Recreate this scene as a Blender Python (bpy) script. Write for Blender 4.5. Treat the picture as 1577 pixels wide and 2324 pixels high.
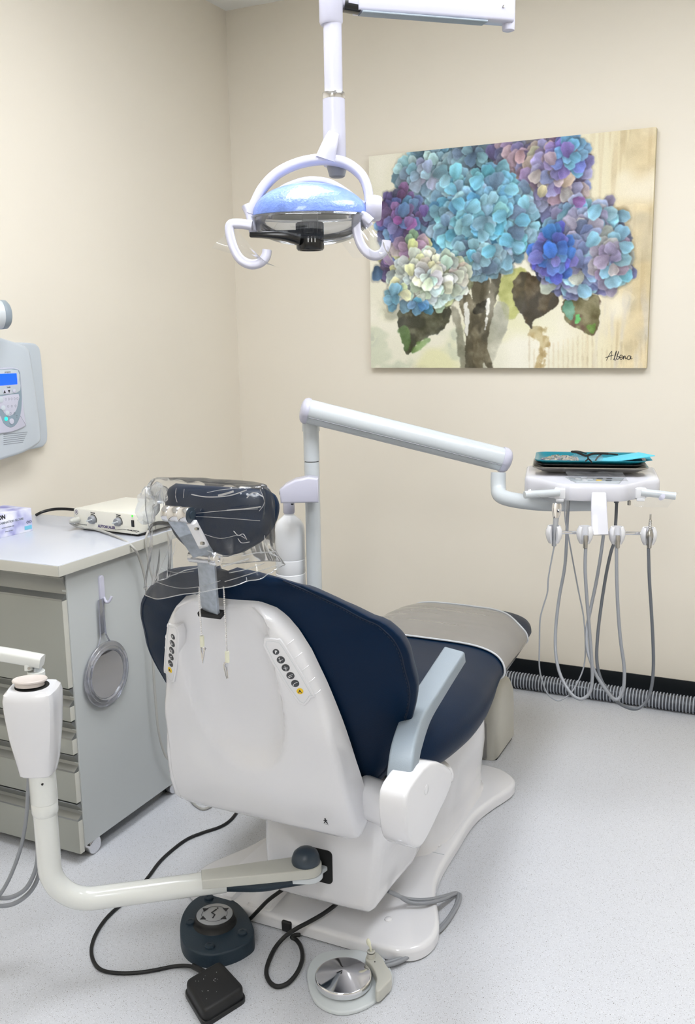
import bpy, bmesh, math, random
import numpy as np
from mathutils import Vector, Matrix, noise
random.seed(7)
SC = bpy.context.scene
for _o in list(bpy.data.objects): bpy.data.objects.remove(_o)
V = Vector
# ---------------------------------------------------------------- camera
CAM = V((0, 0, 1.35)); YAW, PITCH, ROLL, FPX = math.radians(25.5269), math.radians(10.6305), math.radians(-.9143), 2159.5
FW = V((-math.sin(YAW)*math.cos(PITCH), math.cos(YAW)*math.cos(PITCH), -math.sin(PITCH)))
_r = V((math.cos(YAW), math.sin(YAW), 0)); _u = _r.cross(FW)
RT = _r*math.cos(ROLL)+_u*math.sin(ROLL); UP = -_r*math.sin(ROLL)+_u*math.cos(ROLL)
cam = bpy.data.cameras.new('camera'); co = bpy.data.objects.new('camera', cam); SC.collection.objects.link(co); SC.camera = co
cam.sensor_fit = 'HORIZONTAL'; cam.sensor_width = 36; cam.lens = 36*FPX/1577; cam.clip_start = .02
m3 = Matrix((RT, UP, -FW)).transposed(); co.matrix_world = Matrix.Translation(CAM) @ m3.to_4x4()
# ---------------------------------------------------------------- world, exposure
W = bpy.data.worlds.new('world'); SC.world = W; W.use_nodes = True
W.node_tree.nodes['Background'].inputs[0].default_value = (.9, .95, 1, 1); W.node_tree.nodes['Background'].inputs[1].default_value = .3
SC.view_settings.view_transform = 'Standard'; SC.view_settings.look = 'None'; SC.view_settings.gamma = 1
SC.view_settings.use_curve_mapping = False; SC.view_settings.exposure = 0.0
PANEL = 15.6      # radiance of the ceiling light diffusers
CEIL = 2.6235; WX = -2.18; WY = 3.51
# ---------------------------------------------------------------- measuring helpers: a point of the photo on a real plane
def ray(px, py): return FW+RT*((px-788.5)/FPX)-UP*((py-1162)/FPX)
def _on(px, py, a, v):
    d = ray(px, py); return CAM+d*((v-CAM[a])/d[a])
def PX(px, py, v): return _on(px, py, 0, v)
def PY(px, py, v): return _on(px, py, 1, v)
def PZ(px, py, v=0.): return _on(px, py, 2, v)
def PD(px, py, depth): return CAM+ray(px, py)*depth
# ---------------------------------------------------------------- materials
def lin(c):
    c = [x/255 for x in c]
    return tuple(x/12.92 if x <= .04045 else ((x+.055)/1.055)**2.4 for x in c)
MATS = {}
def mat(name, rgb, rough=.4, metal=0., coat=0., bump=0., bscale=200., var=.03, vscale=6., emit=0., spec=.5, trans=0., alpha=1.):
    m = bpy.data.materials.new(name); m.use_nodes = True; N = m.node_tree.nodes; L = m.node_tree.links; b = N['Principled BSDF']
    c = lin(rgb); tc = N.new('ShaderNodeTexCoord')
    n = N.new('ShaderNodeTexNoise'); n.inputs['Scale'].default_value = vscale; n.inputs['Detail'].default_value = 4; L.new(tc.outputs['Object'], n.inputs['Vector'])
    r = N.new('ShaderNodeValToRGB'); r.color_ramp.elements[0].position = .3; r.color_ramp.elements[1].position = .7
    r.color_ramp.elements[0].color = (*[x*(1-var) for x in c], 1); r.color_ramp.elements[1].color = (*[min(1, x*(1+var)) for x in c], 1)
    L.new(n.outputs['Fac'], r.inputs['Fac']); L.new(r.outputs['Color'], b.inputs['Base Color'])
    b.inputs['Roughness'].default_value = rough; b.inputs['Metallic'].default_value = metal; b.inputs['Coat Weight'].default_value = coat
    b.inputs['Coat Roughness'].default_value = .08; b.inputs['Specular IOR Level'].default_value = spec
    b.inputs['Transmission Weight'].default_value = trans; b.inputs['Alpha'].default_value = alpha
    if emit: b.inputs['Emission Color'].default_value = (*c, 1); b.inputs['Emission Strength'].default_value = emit
    if bump:
        n2 = N.new('ShaderNodeTexNoise'); n2.inputs['Scale'].default_value = bscale; n2.inputs['Detail'].default_value = 3; L.new(tc.outputs['Object'], n2.inputs['Vector'])
        bp = N.new('ShaderNodeBump'); bp.inputs['Strength'].default_value = bump; bp.inputs['Distance'].default_value = .002
        L.new(n2.outputs['Fac'], bp.inputs['Height']); L.new(bp.outputs['Normal'], b.inputs['Normal'])
    MATS[name] = m; return m
def film(name, tint=(.9, .94, 1), haze=.1, gloss=.5, rough=.06, bump=0., bscale=40):
    m = bpy.data.materials.new(name); m.use_nodes = True; N = m.node_tree.nodes; L = m.node_tree.links; N.clear()
    out = N.new('ShaderNodeOutputMaterial'); t = N.new('ShaderNodeBsdfTransparent'); g = N.new('ShaderNodeBsdfGlossy'); d = N.new('ShaderNodeBsdfDiffuse')
    t.inputs[0].default_value = (*tint, 1); g.inputs['Roughness'].default_value = rough; d.inputs[0].default_value = (.85, .87, .9, 1)
    fr = N.new('ShaderNodeFresnel'); fr.inputs[0].default_value = 1.5
    mx = N.new('ShaderNodeMixShader'); mx.inputs[0].default_value = haze; L.new(t.outputs[0], mx.inputs[1]); L.new(d.outputs[0], mx.inputs[2])
    mu = N.new('ShaderNodeMath'); mu.operation = 'MULTIPLY_ADD'; mu.inputs[1].default_value = .8; mu.inputs[2].default_value = gloss*.1; mu.use_clamp = True
    L.new(fr.outputs[0], mu.inputs[0]); m2 = N.new('ShaderNodeMixShader'); L.new(mu.outputs[0], m2.inputs[0]); L.new(mx.outputs[0], m2.inputs[1]); L.new(g.outputs[0], m2.inputs[2])
    L.new(m2.outputs[0], out.inputs[0])
    if bump:
        tc = N.new('ShaderNodeTexCoord'); n2 = N.new('ShaderNodeTexNoise'); n2.inputs['Scale'].default_value = bscale; L.new(tc.outputs['Object'], n2.inputs['Vector'])
        bp = N.new('ShaderNodeBump'); bp.inputs['Strength'].default_value = bump; bp.inputs['Distance'].default_value = .01
        L.new(n2.outputs['Fac'], bp.inputs['Height']); L.new(bp.outputs['Normal'], g.inputs['Normal']); L.new(bp.outputs['Normal'], fr.inputs['Normal'])
    MATS[name] = m; return m
wall_m = mat('cream_wall_paint', (231, 224, 210), .55, bump=.05, bscale=350, var=.012, vscale=2, spec=.3)
ceil_m = mat('ceiling_white', (240, 240, 236), .8)
base_m = mat('black_vinyl_skirting', (22, 26, 30), .35)
white = mat('white_gloss_plastic', (226, 226, 229), .12, coat=.4, var=.008)
headw = mat('instrument_head_plastic', (210, 210, 217), .15, coat=.4, var=.008)
lampw = mat('lamp_white_plastic', (198, 198, 214), .22, var=.008)
offw = mat('off_white_painted_steel', (226, 228, 224), .16, coat=.5, var=.01)
lgrey = mat('pale_grey_plastic', (202, 208, 212), .25, coat=.2, var=.01)
armgrey = mat('armrest_grey_rubber', (144, 155, 164), .45, bump=.2, bscale=500)
leather = mat('navy_vinyl_upholstery', (0, 27, 54), .40, coat=.0, bump=.15, bscale=420, var=.05, spec=.15)
stitch = mat('navy_stitching', (14, 30, 52), .8)
toegrey = mat('grey_vinyl_toe_cover', (128, 126, 124), .2, coat=.35, bump=.1, bscale=30)
pipe_m = mat('light_piping', (205, 208, 212), .4)
black = mat('black_rubber', (16, 17, 19), .55)
blackg = mat('black_gloss_plastic', (20, 21, 23), .22)
teald = mat('dark_blue_rubber', (30, 47, 60), .5, bump=.2, bscale=300)
knobd = mat('slate_blue_knob', (46, 58, 70), .35)
chrome = mat('chrome', (225, 225, 228), .08, metal=1, var=.01)
steel = mat('brushed_steel', (182, 180, 176), .28, metal=1, bump=.1, bscale=60)
galv = mat('galvanised_steel_bar', (172, 180, 190), .42, metal=.55, var=.16, vscale=90)
hose_g = mat('grey_hose_rubber', (140, 143, 148), .4)
hose_d = mat('dark_grey_hose_rubber', (92, 96, 102), .4)
hose_l = mat('light_cable_grey', (176, 175, 170), .4)
corr_d = mat('corrugated_hose_dark', (56, 60, 68), .3, coat=.2)
corr_l = mat('corrugated_hose_rib', (172, 178, 188), .3)
cab_m = mat('grey_laminate', (182, 186, 186), .45, bump=.05, bscale=800, var=.01)
cabf = mat('grey_drawer_front', (154, 156, 149), .4, var=.01)
edge_m = mat('laminate_edge_band', (196, 195, 186), .45)
top_m = mat('white_worktop_laminate', (200, 204, 214), .25, coat=.15, var=.006)
recess = mat('satin_aluminium_profile', (150, 152, 150), .3, metal=.75)
dark = mat('dark_gap', (16, 17, 18), .8)
boxg = mat('floor_box_grey', (196, 194, 184), .45, bump=.1, bscale=200)
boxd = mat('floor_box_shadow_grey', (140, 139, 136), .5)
teal = mat('teal_plastic_tray', (6, 116, 132), .3, coat=.2)
paperb = mat('blue_paper_bib', (92, 196, 218), .75, bump=.2, bscale=200)
beige = mat('beige_cap_plastic', (216, 206, 200), .45)
ivory = mat('ivory_painted_case', (232, 230, 218), .3, bump=.1, bscale=500)
bottle_m = mat('translucent_white_bottle', (244, 246, 250), .25, coat=.2, var=.005)
film_m = film('clear_plastic_film', tint=(.975, .98, .985), haze=.02, gloss=.1, rough=.12, bump=.2, bscale=20)
film_s = film('smooth_plastic_film', tint=(.95, .955, .96), haze=.07, gloss=.3, rough=.1)
film_c = film('creased_plastic_film', haze=.28, gloss=2.5, rough=.2)
shield = film('clear_acrylic_shield', tint=(.88, .9, .93), haze=.05, gloss=.9, rough=.03)
dome_m = mat('dichroic_blue_reflector', (118, 146, 220), .3, coat=.5, bump=.8, bscale=160, var=.22, vscale=26)
yellow = mat('yellow_button', (240, 200, 30), .4)
dgrey = mat('charcoal_button', (62, 64, 68), .4)
btnw = mat('white_print', (238, 238, 240), .5)
xg = mat('xray_unit_grey', (196, 204, 212), .35, var=.01)
xg2 = mat('xray_slate_grey', (140, 158, 172), .4)
lcd = mat('blue_backlit_screen', (10, 84, 250), .3, emit=.9)
ledg = mat('green_indicator', (40, 235, 190), .3, emit=1.1)
led2 = mat('green_led', (60, 200, 60), .3, emit=1.0)
ink = mat('black_print', (30, 30, 34), .6)
inkp = mat('purple_print', (92, 84, 120), .6)
inkg = mat('grey_print', (130, 136, 146), .6)
cyan_m = mat('cyan_print', (120, 200, 226), .5)
plateg = mat('pale_grey_base_plate', (206, 212, 214), .35, coat=.2)
covbg = mat('warm_grey_pedal_cover', (190, 190, 182), .4)
toggle_m = mat('ivory_toggle', (226, 226, 204), .4)
mirror_m = mat('mirror_glass', (235, 235, 238), .02, metal=1, var=0)
acry = film('clear_violet_acrylic', tint=(.86, .87, .97), haze=.16, gloss=1.2, rough=.08)
silverp = mat('silver_label', (170, 172, 176), .35, metal=.3)
lens_m = film('spectacle_lens', tint=(.95, .97, 1), haze=.03, gloss=.5)
# speckled vinyl floor
def floor_mat():
    m = mat('speckled_vinyl_floor', (203, 205, 210), .42, var=.02, vscale=1.2, bump=.06, bscale=300); N = m.node_tree.nodes; L = m.node_tree.links; b = N['Principled BSDF']
    base = b.inputs['Base Color'].links[0].from_socket; tc = N.new('ShaderNodeTexCoord'); prev = base
    for sc, th, col, keep in ((260, .20, (128, 124, 120), .5), (420, .24, (158, 158, 162), .45), (150, .13, (104, 100, 98), .2), (330, .22, (234, 236, 242), .5)):
        vo = N.new('ShaderNodeTexVoronoi'); vo.inputs['Scale'].default_value = sc; L.new(tc.outputs['Object'], vo.inputs['Vector'])
        lt = N.new('ShaderNodeMath'); lt.operation = 'LESS_THAN'; lt.inputs[1].default_value = th; L.new(vo.outputs['Distance'], lt.inputs[0])
        sp = N.new('ShaderNodeSeparateColor'); L.new(vo.outputs['Color'], sp.inputs[0])
        k = N.new('ShaderNodeMath'); k.operation = 'LESS_THAN'; k.inputs[1].default_value = keep; L.new(sp.outputs[0], k.inputs[0])
        mu = N.new('ShaderNodeMath'); mu.operation = 'MULTIPLY'; L.new(lt.outputs[0], mu.inputs[0]); L.new(k.outputs[0], mu.inputs[1])
        mx = N.new('ShaderNodeMixRGB'); mx.inputs[2].default_value = (*lin(col), 1); L.new(mu.outputs[0], mx.inputs[0]); L.new(prev, mx.inputs[1]); prev = mx.outputs[0]
    L.new(prev, b.inputs['Base Color']); return m
floor_m = floor_mat()
# ---------------------------------------------------------------- object helpers
ROOT = {}
def thing(name, loc, label, cat, group=None, rz=0):
    o = bpy.data.objects.new(name, None); SC.collection.objects.link(o); o.location = loc; o.empty_display_size = .05
    o['label'] = label; o['category'] = cat
    if group: o['group'] = group
    ROOT[o.name] = V(loc); return o
def tag(o, label, cat, group=None):
    o['label'] = label; o['category'] = cat
    if group: o['group'] = group
    return o
def link(name, me, m, parent=None, smooth=True, label=None, ang=40):
    L0 = ROOT.get(parent.name, V((0, 0, 0))) if parent else V((0, 0, 0))
    if parent is None:
        n = len(me.vertices); a = np.empty(n*3); me.vertices.foreach_get('co', a); a = a.reshape(-1, 3)
        mn, mx = a.min(0), a.max(0); L0 = V(((mn[0]+mx[0])/2, (mn[1]+mx[1])/2, mn[2]))
    me.transform(Matrix.Translation(-L0)); me.materials.append(m) if m else None
    o = bpy.data.objects.new(name, me); SC.collection.objects.link(o)
    if parent: o.parent = parent
    else: o.location = L0
    ROOT[o.name] = L0
    if smooth:
        me.polygons.foreach_set('use_smooth', [True]*len(me.polygons))
        try: me.set_sharp_from_angle(angle=math.radians(ang))
        except Exception: pass
    if label: o['label'] = label
    return o
def mk(name, bm, m, parent=None, smooth=True, label=None, ang=40, kind=None):
    bmesh.ops.recalc_face_normals(bm, faces=bm.faces)
    me = bpy.data.meshes.new(name); bm.to_mesh(me); bm.free(); o = link(name, me, m, parent, smooth, label, ang)
    if kind: o['kind'] = kind
    return o
def cr(P, n=8, closed=False):
    P = [V(p) for p in P]; k = len(P); out = []
    if k < 3: return P
    segs = k if closed else k-1
    for i in range(segs):
        if closed: a, b, c, d = P[i-1], P[i], P[(i+1) % k], P[(i+2) % k]
        else: a, b, c, d = P[max(i-1, 0)], P[i], P[i+1], P[min(i+2, k-1)]
        for j in range(n):
            t = j/n; out.append(.5*((2*b)+(c-a)*t+(2*a-5*b+4*c-d)*t*t+(3*b-a-3*c+d)*t**3))
    if not closed: out.append(P[-1])
    return out
def loft(bm, rings, cap=True, closed=True, loop=False):
    vs = [[bm.verts.new(p) for p in r] for r in rings]; n = len(vs[0])
    K = len(vs); ks = range(K) if loop else range(K-1)
    for i in ks:
        a, b = vs[i], vs[(i+1) % K]
        for j in range(n if closed else n-1):
            try: bm.faces.new((a[j], a[(j+1) % n], b[(j+1) % n], b[j]))
            except ValueError: pass
    if cap and not loop and closed:
        for r in (vs[0], vs[-1]):
            try: bm.faces.new(r)
            except ValueError: pass
    return bm
def tube(bm, path, r, n=10, sm=6, cap=True, closed=False, flat=1., upv=None):
    P = cr(path, sm, closed) if sm > 1 else [V(p) for p in path]; K = len(P)
    R = r if callable(r) else (lambda t: r)
    T = [((P[(i+1) % K] if closed else P[min(i+1, K-1)])-(P[i-1] if (closed or i > 0) else P[0])).normalized() for i in range(K)]
    up = V(upv) if upv else (V((0, 0, 1)) if abs(T[0].z) < .9 else V((1, 0, 0)))
    s = T[0].cross(up).normalized(); rings = []
    for i in range(K):
        if upv: s = T[i].cross(up).normalized()
        else: s = (s-T[i]*s.dot(T[i])).normalized()
        w = s.cross(T[i]).normalized(); rr = R(i/(K-1))
        rings.append([P[i]+s*(rr*math.cos(a))+w*(rr*flat*math.sin(a)) for a in [2*math.pi*j/n for j in range(n)]])
    return loft(bm, rings, cap and not closed, loop=closed)
def ribbon(bm, path, w, h, upv, sm=6, closed=False, rnd=.3):
    """bar of rounded rectangular section w (across) x h (along upv-ish) swept along a path"""
    P = cr(path, sm, closed) if sm > 1 else [V(p) for p in path]; K = len(P); rings = []
    for i in range(K):
        T = ((P[(i+1) % K] if closed else P[min(i+1, K-1)])-(P[i-1] if (closed or i > 0) else P[0])).normalized()
        s = T.cross(V(upv)).normalized(); u = s.cross(T).normalized(); t = i/(K-1)
        ww = w(t) if callable(w) else w; hh = h(t) if callable(h) else h
        rings.append([P[i]+s*a+u*b for a, b in rrect(ww, hh, min(ww, hh)*rnd, 3)])
    return loft(bm, rings, not closed, loop=closed)
def rrect(w, h, r, n=4):
    out = []; r = min(r, w/2-1e-5, h/2-1e-5)
    for cx, cy, a0 in ((w/2-r, h/2-r, 0), (-w/2+r, h/2-r, 90), (-w/2+r, -h/2+r, 180), (w/2-r, -h/2+r, 270)):
        for i in range(n+1):
            a = math.radians(a0+90*i/n); out.append((cx+r*math.cos(a), cy+r*math.sin(a)))
    return out
def inset(pts, d):
    n = len(pts); A = sum(pts[i][0]*pts[(i+1) % n][1]-pts[(i+1) % n][0]*pts[i][1] for i in range(n)); s = 1 if A > 0 else -1; out = []
    for i in range(n):
        a, b, c = V(pts[i-1][:2]), V(pts[i][:2]), V(pts[(i+1) % n][:2])
        e1, e2 = (b-a), (c-b)
        if e1.length < 1e-9: e1 = e2
        if e2.length < 1e-9: e2 = e1
        e1.normalize(); e2.normalize(); n1 = V((-e1.y, e1.x))*s; n2 = V((-e2.y, e2.x))*s; m = n1+n2
        if m.length < 1e-6: m = n1
        m.normalize(); k = d/max(.5, m.dot(n1)); out.append((b.x+m.x*k, b.y+m.y*k))
    return out
def fillet(pts, r, n=4):
    out = []; k = len(pts)
    for i in range(k):
        a, b, c = V(pts[i-1]), V(pts[i]), V(pts[(i+1) % k]); ra = min(r, (a-b).length*.45); rc = min(r, (c-b).length*.45)
        p, q = b+(a-b).normalized()*ra, b+(c-b).normalized()*rc
        for j in range(n+1):
            t = j/n; m = p.lerp(b, t).lerp(b.lerp(q, t), t); out.append((m.x, m.y))
    return out
class Fr:
    def __init__(s, O, ex, ey=None, ez=None):
        s.O = V(O); s.x = V(ex).normalized()
        if ez is not None: s.z = V(ez).normalized(); s.y = s.z.cross(s.x).normalized()
        else: s.y = V(ey).normalized(); s.z = s.x.cross(s.y).normalized()
    def p(s, a, b, c=0.): return s.O+s.x*a+s.y*b+s.z*c
WORLD = Fr((0, 0, 0), (1, 0, 0), (0, 1, 0))
def prism(bm, fr, pts, h0, h1, bev=.003, seg=3, bot=False):
    rings = []; prof = []
    if bot: prof += [(bev*(1-math.sin(math.pi/2*i/seg)), h0+bev*(1-math.cos(math.pi/2*i/seg))) for i in range(seg)]
    else: prof.append((0, h0))
    prof += [(bev*(1-math.cos(math.pi/2*i/seg)), h1-bev+bev*math.sin(math.pi/2*i/seg)) for i in range(seg+1)]
    if bot: prof = [(max(0, a), b) for a, b in prof]
    for d, h in prof:
        q = inset(pts, d) if d > 1e-7 else pts; rings.append([fr.p(a, b, h) for a, b in [(x[0], x[1]) for x in q]])
    return loft(bm, rings)
def rbox(bm, fr, c, size, bev=.003, r=None):
    f = Fr(fr.p(*c), fr.x, fr.y); r = r if r is not None else bev*1.2
    return prism(bm, f, rrect(size[0], size[1], max(r, 1e-4), 3), -size[2]/2, size[2]/2, bev, 3, True)
def lathe(bm, O, axis, prof, n=24):
    ax = V(axis).normalized(); s = ax.orthogonal().normalized(); w = ax.cross(s)
    rings = [[V(O)+ax*h+(s*math.cos(2*math.pi*j/n)+w*math.sin(2*math.pi*j/n))*max(r, 1e-5) for j in range(n)] for r, h in prof]
    return loft(bm, rings)
def B(): return bmesh.new()
def cyl(name, O, axis, r, h, m, parent, n=24, bev=.001, label=None):
    return mk(name, lathe(B(), O, axis, [(r-bev, 0), (r, bev), (r, h-bev), (r-bev, h)], n), m, parent, label=label)
def text_mesh(name, s, size, fr, m, parent, h=.0004, align='CENTER', extr=.0002, bold=0., shear=0., label=None):
    cu = bpy.data.curves.new('t', 'FONT'); cu.body = s; cu.size = size; cu.align_x = align; cu.align_y = 'CENTER'; cu.extrude = extr; cu.resolution_u = 3
    cu.offset = bold; cu.shear = shear
    o = bpy.data.objects.new('t', cu); SC.collection.objects.link(o); dg = bpy.context.evaluated_depsgraph_get()
    me = bpy.data.meshes.new_from_object(o.evaluated_get(dg)); bpy.data.objects.remove(o)
    M = Matrix((fr.x, fr.y, fr.z)).transposed().to_4x4(); me.transform(Matrix.Translation(fr.p(0, 0, h)) @ M); me.materials.clear()
    return link(name, me, m, parent, smooth=False, label=label)
def struct(o): o['kind'] = 'structure'; return o

# ================================================================ ROOM
RX, RY = 1.9, -1.5
def slab(name, lo, hi, m):
    bm = B(); bmesh.ops.create_cube(bm, size=1)
    for v in bm.verts: v.co = V([lo[i]+(v.co[i]+.5)*(hi[i]-lo[i]) for i in range(3)])
    return struct(mk(name, bm, m, smooth=False))
slab('floor', (WX-.1, RY-.1, -.05), (RX+.1, WY+.1, 0), floor_m)
slab('ceiling', (WX-.1, RY-.1, CEIL), (RX+.1, WY+.1, CEIL+.05), ceil_m)
slab('wall_back', (WX-.1, WY, 0), (RX+.1, WY+.1, CEIL), wall_m)
slab('wall_left', (WX-.1, RY, 0), (WX, WY, CEIL), wall_m)
slab('wall_right', (RX, RY, 0), (RX+.1, WY, CEIL), wall_m)
slab('wall_front', (WX, RY-.1, 0), (RX, RY, CEIL), wall_m)
slab('baseboard_back', (WX, WY-.005, 0), (RX, WY, .083), base_m)
slab('baseboard_left', (WX, RY, 0), (WX+.005, WY-.005, .083), base_m)
for x, y, lab in ((-1.02, 1.7, 'recessed white ceiling light panel above the drawer cabinet'),
             (.2, 1.9, 'recessed white ceiling light panel on the open right side of the room'),
             (-.35, -.85, 'recessed white ceiling light panel behind the camera')):
    t = thing('ceiling_light', (x, y, CEIL-.012), lab, 'ceiling light', 'recessed ceiling lights')
    em = MATS.get('light_diffuser')
    if em is None: em = mat('light_diffuser', (247, 250, 255), .5, emit=PANEL)
    mk('diffuser', rbox(B(), WORLD, (x, y, CEIL-.004), (.56, 1.16, .006), .001), em, t)
    bm = B()
    for a, b, sx, sy in ((0, .59, .61, .02), (0, -.59, .61, .02), (.295, 0, .02, 1.2), (-.295, 0, .02, 1.2)): rbox(bm, WORLD, (x+a, y+b, CEIL-.0065), (sx, sy, .012), .002)
    mk('frame', bm, ceil_m, t)

# ================================================================ DENTAL CHAIR
c0 = -.976
chair = thing('dental_chair', (c0, 2.1, 0), 'navy blue dental chair with glossy white shell back, seen from behind', 'dental chair')
half = [(-.752, 1.711), (-.70, 1.722), (-.672, 1.745), (-.659, 1.785), (-.663, 1.835), (-.69, 1.90), (-.716, 1.957), (-.734, 2.026), (-.740, 2.10), (-.742, 2.20), (-.745, 2.296), (-.740, 2.371), (-.722, 2.448), (-.704, 2.505), (-.694, 2.55), (-.70, 2.60), (-.74, 2.64), (-.80, 2.66)]
right = [(x-c0, y) for x, y in half]; pts = [(0, 1.711)]+right+[(0, 2.665)]+[(-x, y) for x, y in reversed(right)]
pts = [(p.x, p.y) for p in cr([V((a, b, 0)) for a, b in pts], 4, True)]
CF = Fr((c0, 0, 0), (1, 0, 0), (0, 1, 0))
mk('base_plate', prism(B(), CF, pts, .004, .034, .012, 4), white, chair)
mk('base_gasket', prism(B(), CF, inset(pts, .004), 0, .006, .001), black, chair, label='thin black rubber gasket under the base plate')
# raised cable covers on the plate
for k, (x0, x1, yb) in enumerate(((-.24, -.165, 1.95), (-.125, -.06, 1.93))):
    f = Fr((c0, 0, 0), (1, 0, 0), (0, 1, 0)); bm = B()
    rings = []
    for y, h, w in ((1.718, .030, 1), (1.725, .040, 1), (1.80, .052, .9), (yb, .075, .7)):
        cx = (x0+x1)/2+(0 if k else .03)*(y-1.72)/.2; hw = (x1-x0)/2*w
        rings.append([f.p(cx-hw-.004, y, .028), f.p(cx-hw+.004, y, h), f.p(cx+hw-.004, y, h), f.p(cx+hw+.004, y, .028)])
    mk('cable_cover', loft(bm, rings), white, chair)
mk('cable_notch', rbox(B(), CF, (-.012, 1.712, .016), (.026, .012, .026), .004), black, chair)
mk('plate_button', lathe(B(), PZ(881, 2087, .034), (0, 0, 1), [(.009, 0), (.0085, .0025), (.005, .0045), (0, .005)], 20), white, chair)
mk('plate_button', lathe(B(), PZ(993, 1919, .034), (0, 0, 1), [(.009, 0), (.0085, .0025), (.005, .0045), (0, .005)], 20), white, chair)
mk('plate_seam', rbox(B(), CF, (.11, 2.115, .0342), (.23, .0016, .0012), .0004), lgrey, chair)
# pedestal (fluted column)
rings = []
for z, w, y0, y1 in ((.03, .217, 2.06, 2.585), (.045, .208, 2.07, 2.575), (.10, .210, 2.08, 2.57), (.20, .222, 2.10, 2.56), (.29, .222, 2.13, 2.54), (.325, .205, 2.16, 2.51), (.34, .16, 2.2, 2.46)):
    r = []
    cyy = (y0+y1)/2; hy = (y1-y0)/2
    for j in range(72):
        a = 2*math.pi*j/72; ca, sa = math.cos(a), math.sin(a); k = (abs(ca)**5+abs(sa)**5)**(-1/5)
        fl = 1-.035*math.exp(-((a-2*math.pi+.62)/.10)**2)-.035*math.exp(-((a-math.pi-.62)/.10)**2)
        r.append(CF.p(w*ca*k*fl, cyy+hy*sa*k*fl, z))
    rings.append(r)
mk('pedestal', loft(B(), rings), white, chair)
# linkage arm between the pedestal and the lower housing
mk('lift_arm', ribbon(B(), [(c0, 2.2, .2), (c0, 2.05, .24), (c0, 1.9, .29)], .26, .13, (0, 0, 1), rnd=.25), white, chair)
mk('seat_carrier', ribbon(B(), [(c0, 1.74, .35), (c0, 1.95, .36), (c0, 2.35, .345)], .34, .06, (0, 0, 1), rnd=.3), white, chair)
# lower housing; the assistant arm slot is a dark plate, not a hole
rings = []
for y, ins in ((1.690, .022), (1.693, .012), (1.70, .004), (1.712, 0), (1.80, -.004), (1.90, -.012), (1.955, -.01), (1.965, .004)):
    t = max(0, (y-1.70)/.26)
    o = [(-.768-.03*t*0, .118+.02*t), (-.757, .16+.02*t), (-.745, .24+.03*t), (-.735+.05*t, .33), (-.76+.03*t, .375), (-.97, .385), (-1.0-.09*t, .36), (-1.025-.09*t, .30), (-1.032-.09*t, .22), (-1.025-.08*t, .13+.02*t), (-1.0-.05*t, .108+.02*t), (-.90, .108+.02*t), (-.80, .110+.02*t)]
    q = inset([(a, b) for a, b in o], ins) if ins else o
    c = cr([V((a, y, b)) for a, b in q], 5, True); rings.append(c)
mk('lower_housing', loft(B(), rings), white, chair, ang=60)
sf = Fr(PY(730, 1962, 1.693), (1, 0, 0), (0, 0, 1))
mk('arm_slot_shade', prism(B(), Fr(sf.O+V((0, -.002, 0)), (-1, 0, 0), (0, 0, 1)), rrect(.056, .078, .01, 4), -.004, .002, .001), dark, chair)  # dark plate on the closed face, coloured as the shade inside a slot
bm = B(); tube(bm, [sf.O+V((a, -.001, b)) for a, b in rrect(.057, .079, .011, 4)], .0022, 6, 1, closed=True); mk('slot_rim', bm, white, chair)
# backrest frame: u across, s up the back, o away from the camera
BP = V((c0, 1.62, .355)); BU = V((0, -.16, .49)).normalized(); BN = V((0, BU.z, -BU.y))
def bk(u, s, o): return BP+V((1, 0, 0))*u+BU*s+BN*o
def interp(tab, x):
    if x <= tab[0][0]: return tab[0][1]
    for (a, b), (c, d) in zip(tab, tab[1:]):
        if x <= c:
            t = (x-a)/(c-a); return b+(d-b)*t
    return tab[-1][1]
def sinterp(tab, x):
    # smooth (catmull) interpolation
    xs = [t[0] for t in tab]; ys = [t[1] for t in tab]
    if x <= xs[0]: return ys[0]
    if x >= xs[-1]: return ys[-1]
    for i in range(len(xs)-1):
        if x <= xs[i+1]: break
    t = (x-xs[i])/(xs[i+1]-xs[i]); a = ys[max(i-1, 0)]; b = ys[i]; c = ys[i+1]; d = ys[min(i+2, len(ys)-1)]
    return .5*(2*b+(c-a)*t+(2*a-5*b+4*c-d)*t*t+(3*b-a-3*c+d)*t**3)
PW = [(-.024, .205), (-.012, .221), (.0, .224), (.07, .219), (.136, .211), (.233, .199), (.327, .181), (.406, .160), (.45, .141), (.478, .122), (.495, .107), (.506, .090), (.511, .07)]
def shell_o(u, s):
    o = -.012
    d = (abs(u)/.108)**2.4+(abs(s-.345)/.215)**2.4 if s < .345 else (abs(u)/.108)**2.4+((s-.345)/.30)**3
    k = max(0, 1-d); o += .036*(1-(1-min(1, k))**2.8)
    w = sinterp(PW, s); fade = min(1, max(0, (s-.22)/.09))*min(1, max(0, (.512-s)/.03)); fade = fade*fade*(3-2*fade)
    o += .32*max(0, abs(u)-(w-.055))*fade
    # side folds: planes run from the top corners down to the bottom corners
    w = sinterp(PW, s); e = max(0, abs(u)/w-.80)/.20; o += .004*e*e
    o += -.012*math.exp(-((s-.06)/.09)**2)
    return o
rows = [-.024, -.023, -.018, -.008]+[-.008+.517*i/46 for i in range(1, 47)]+[.5105, .512]
NU = 56; rings = []
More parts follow.
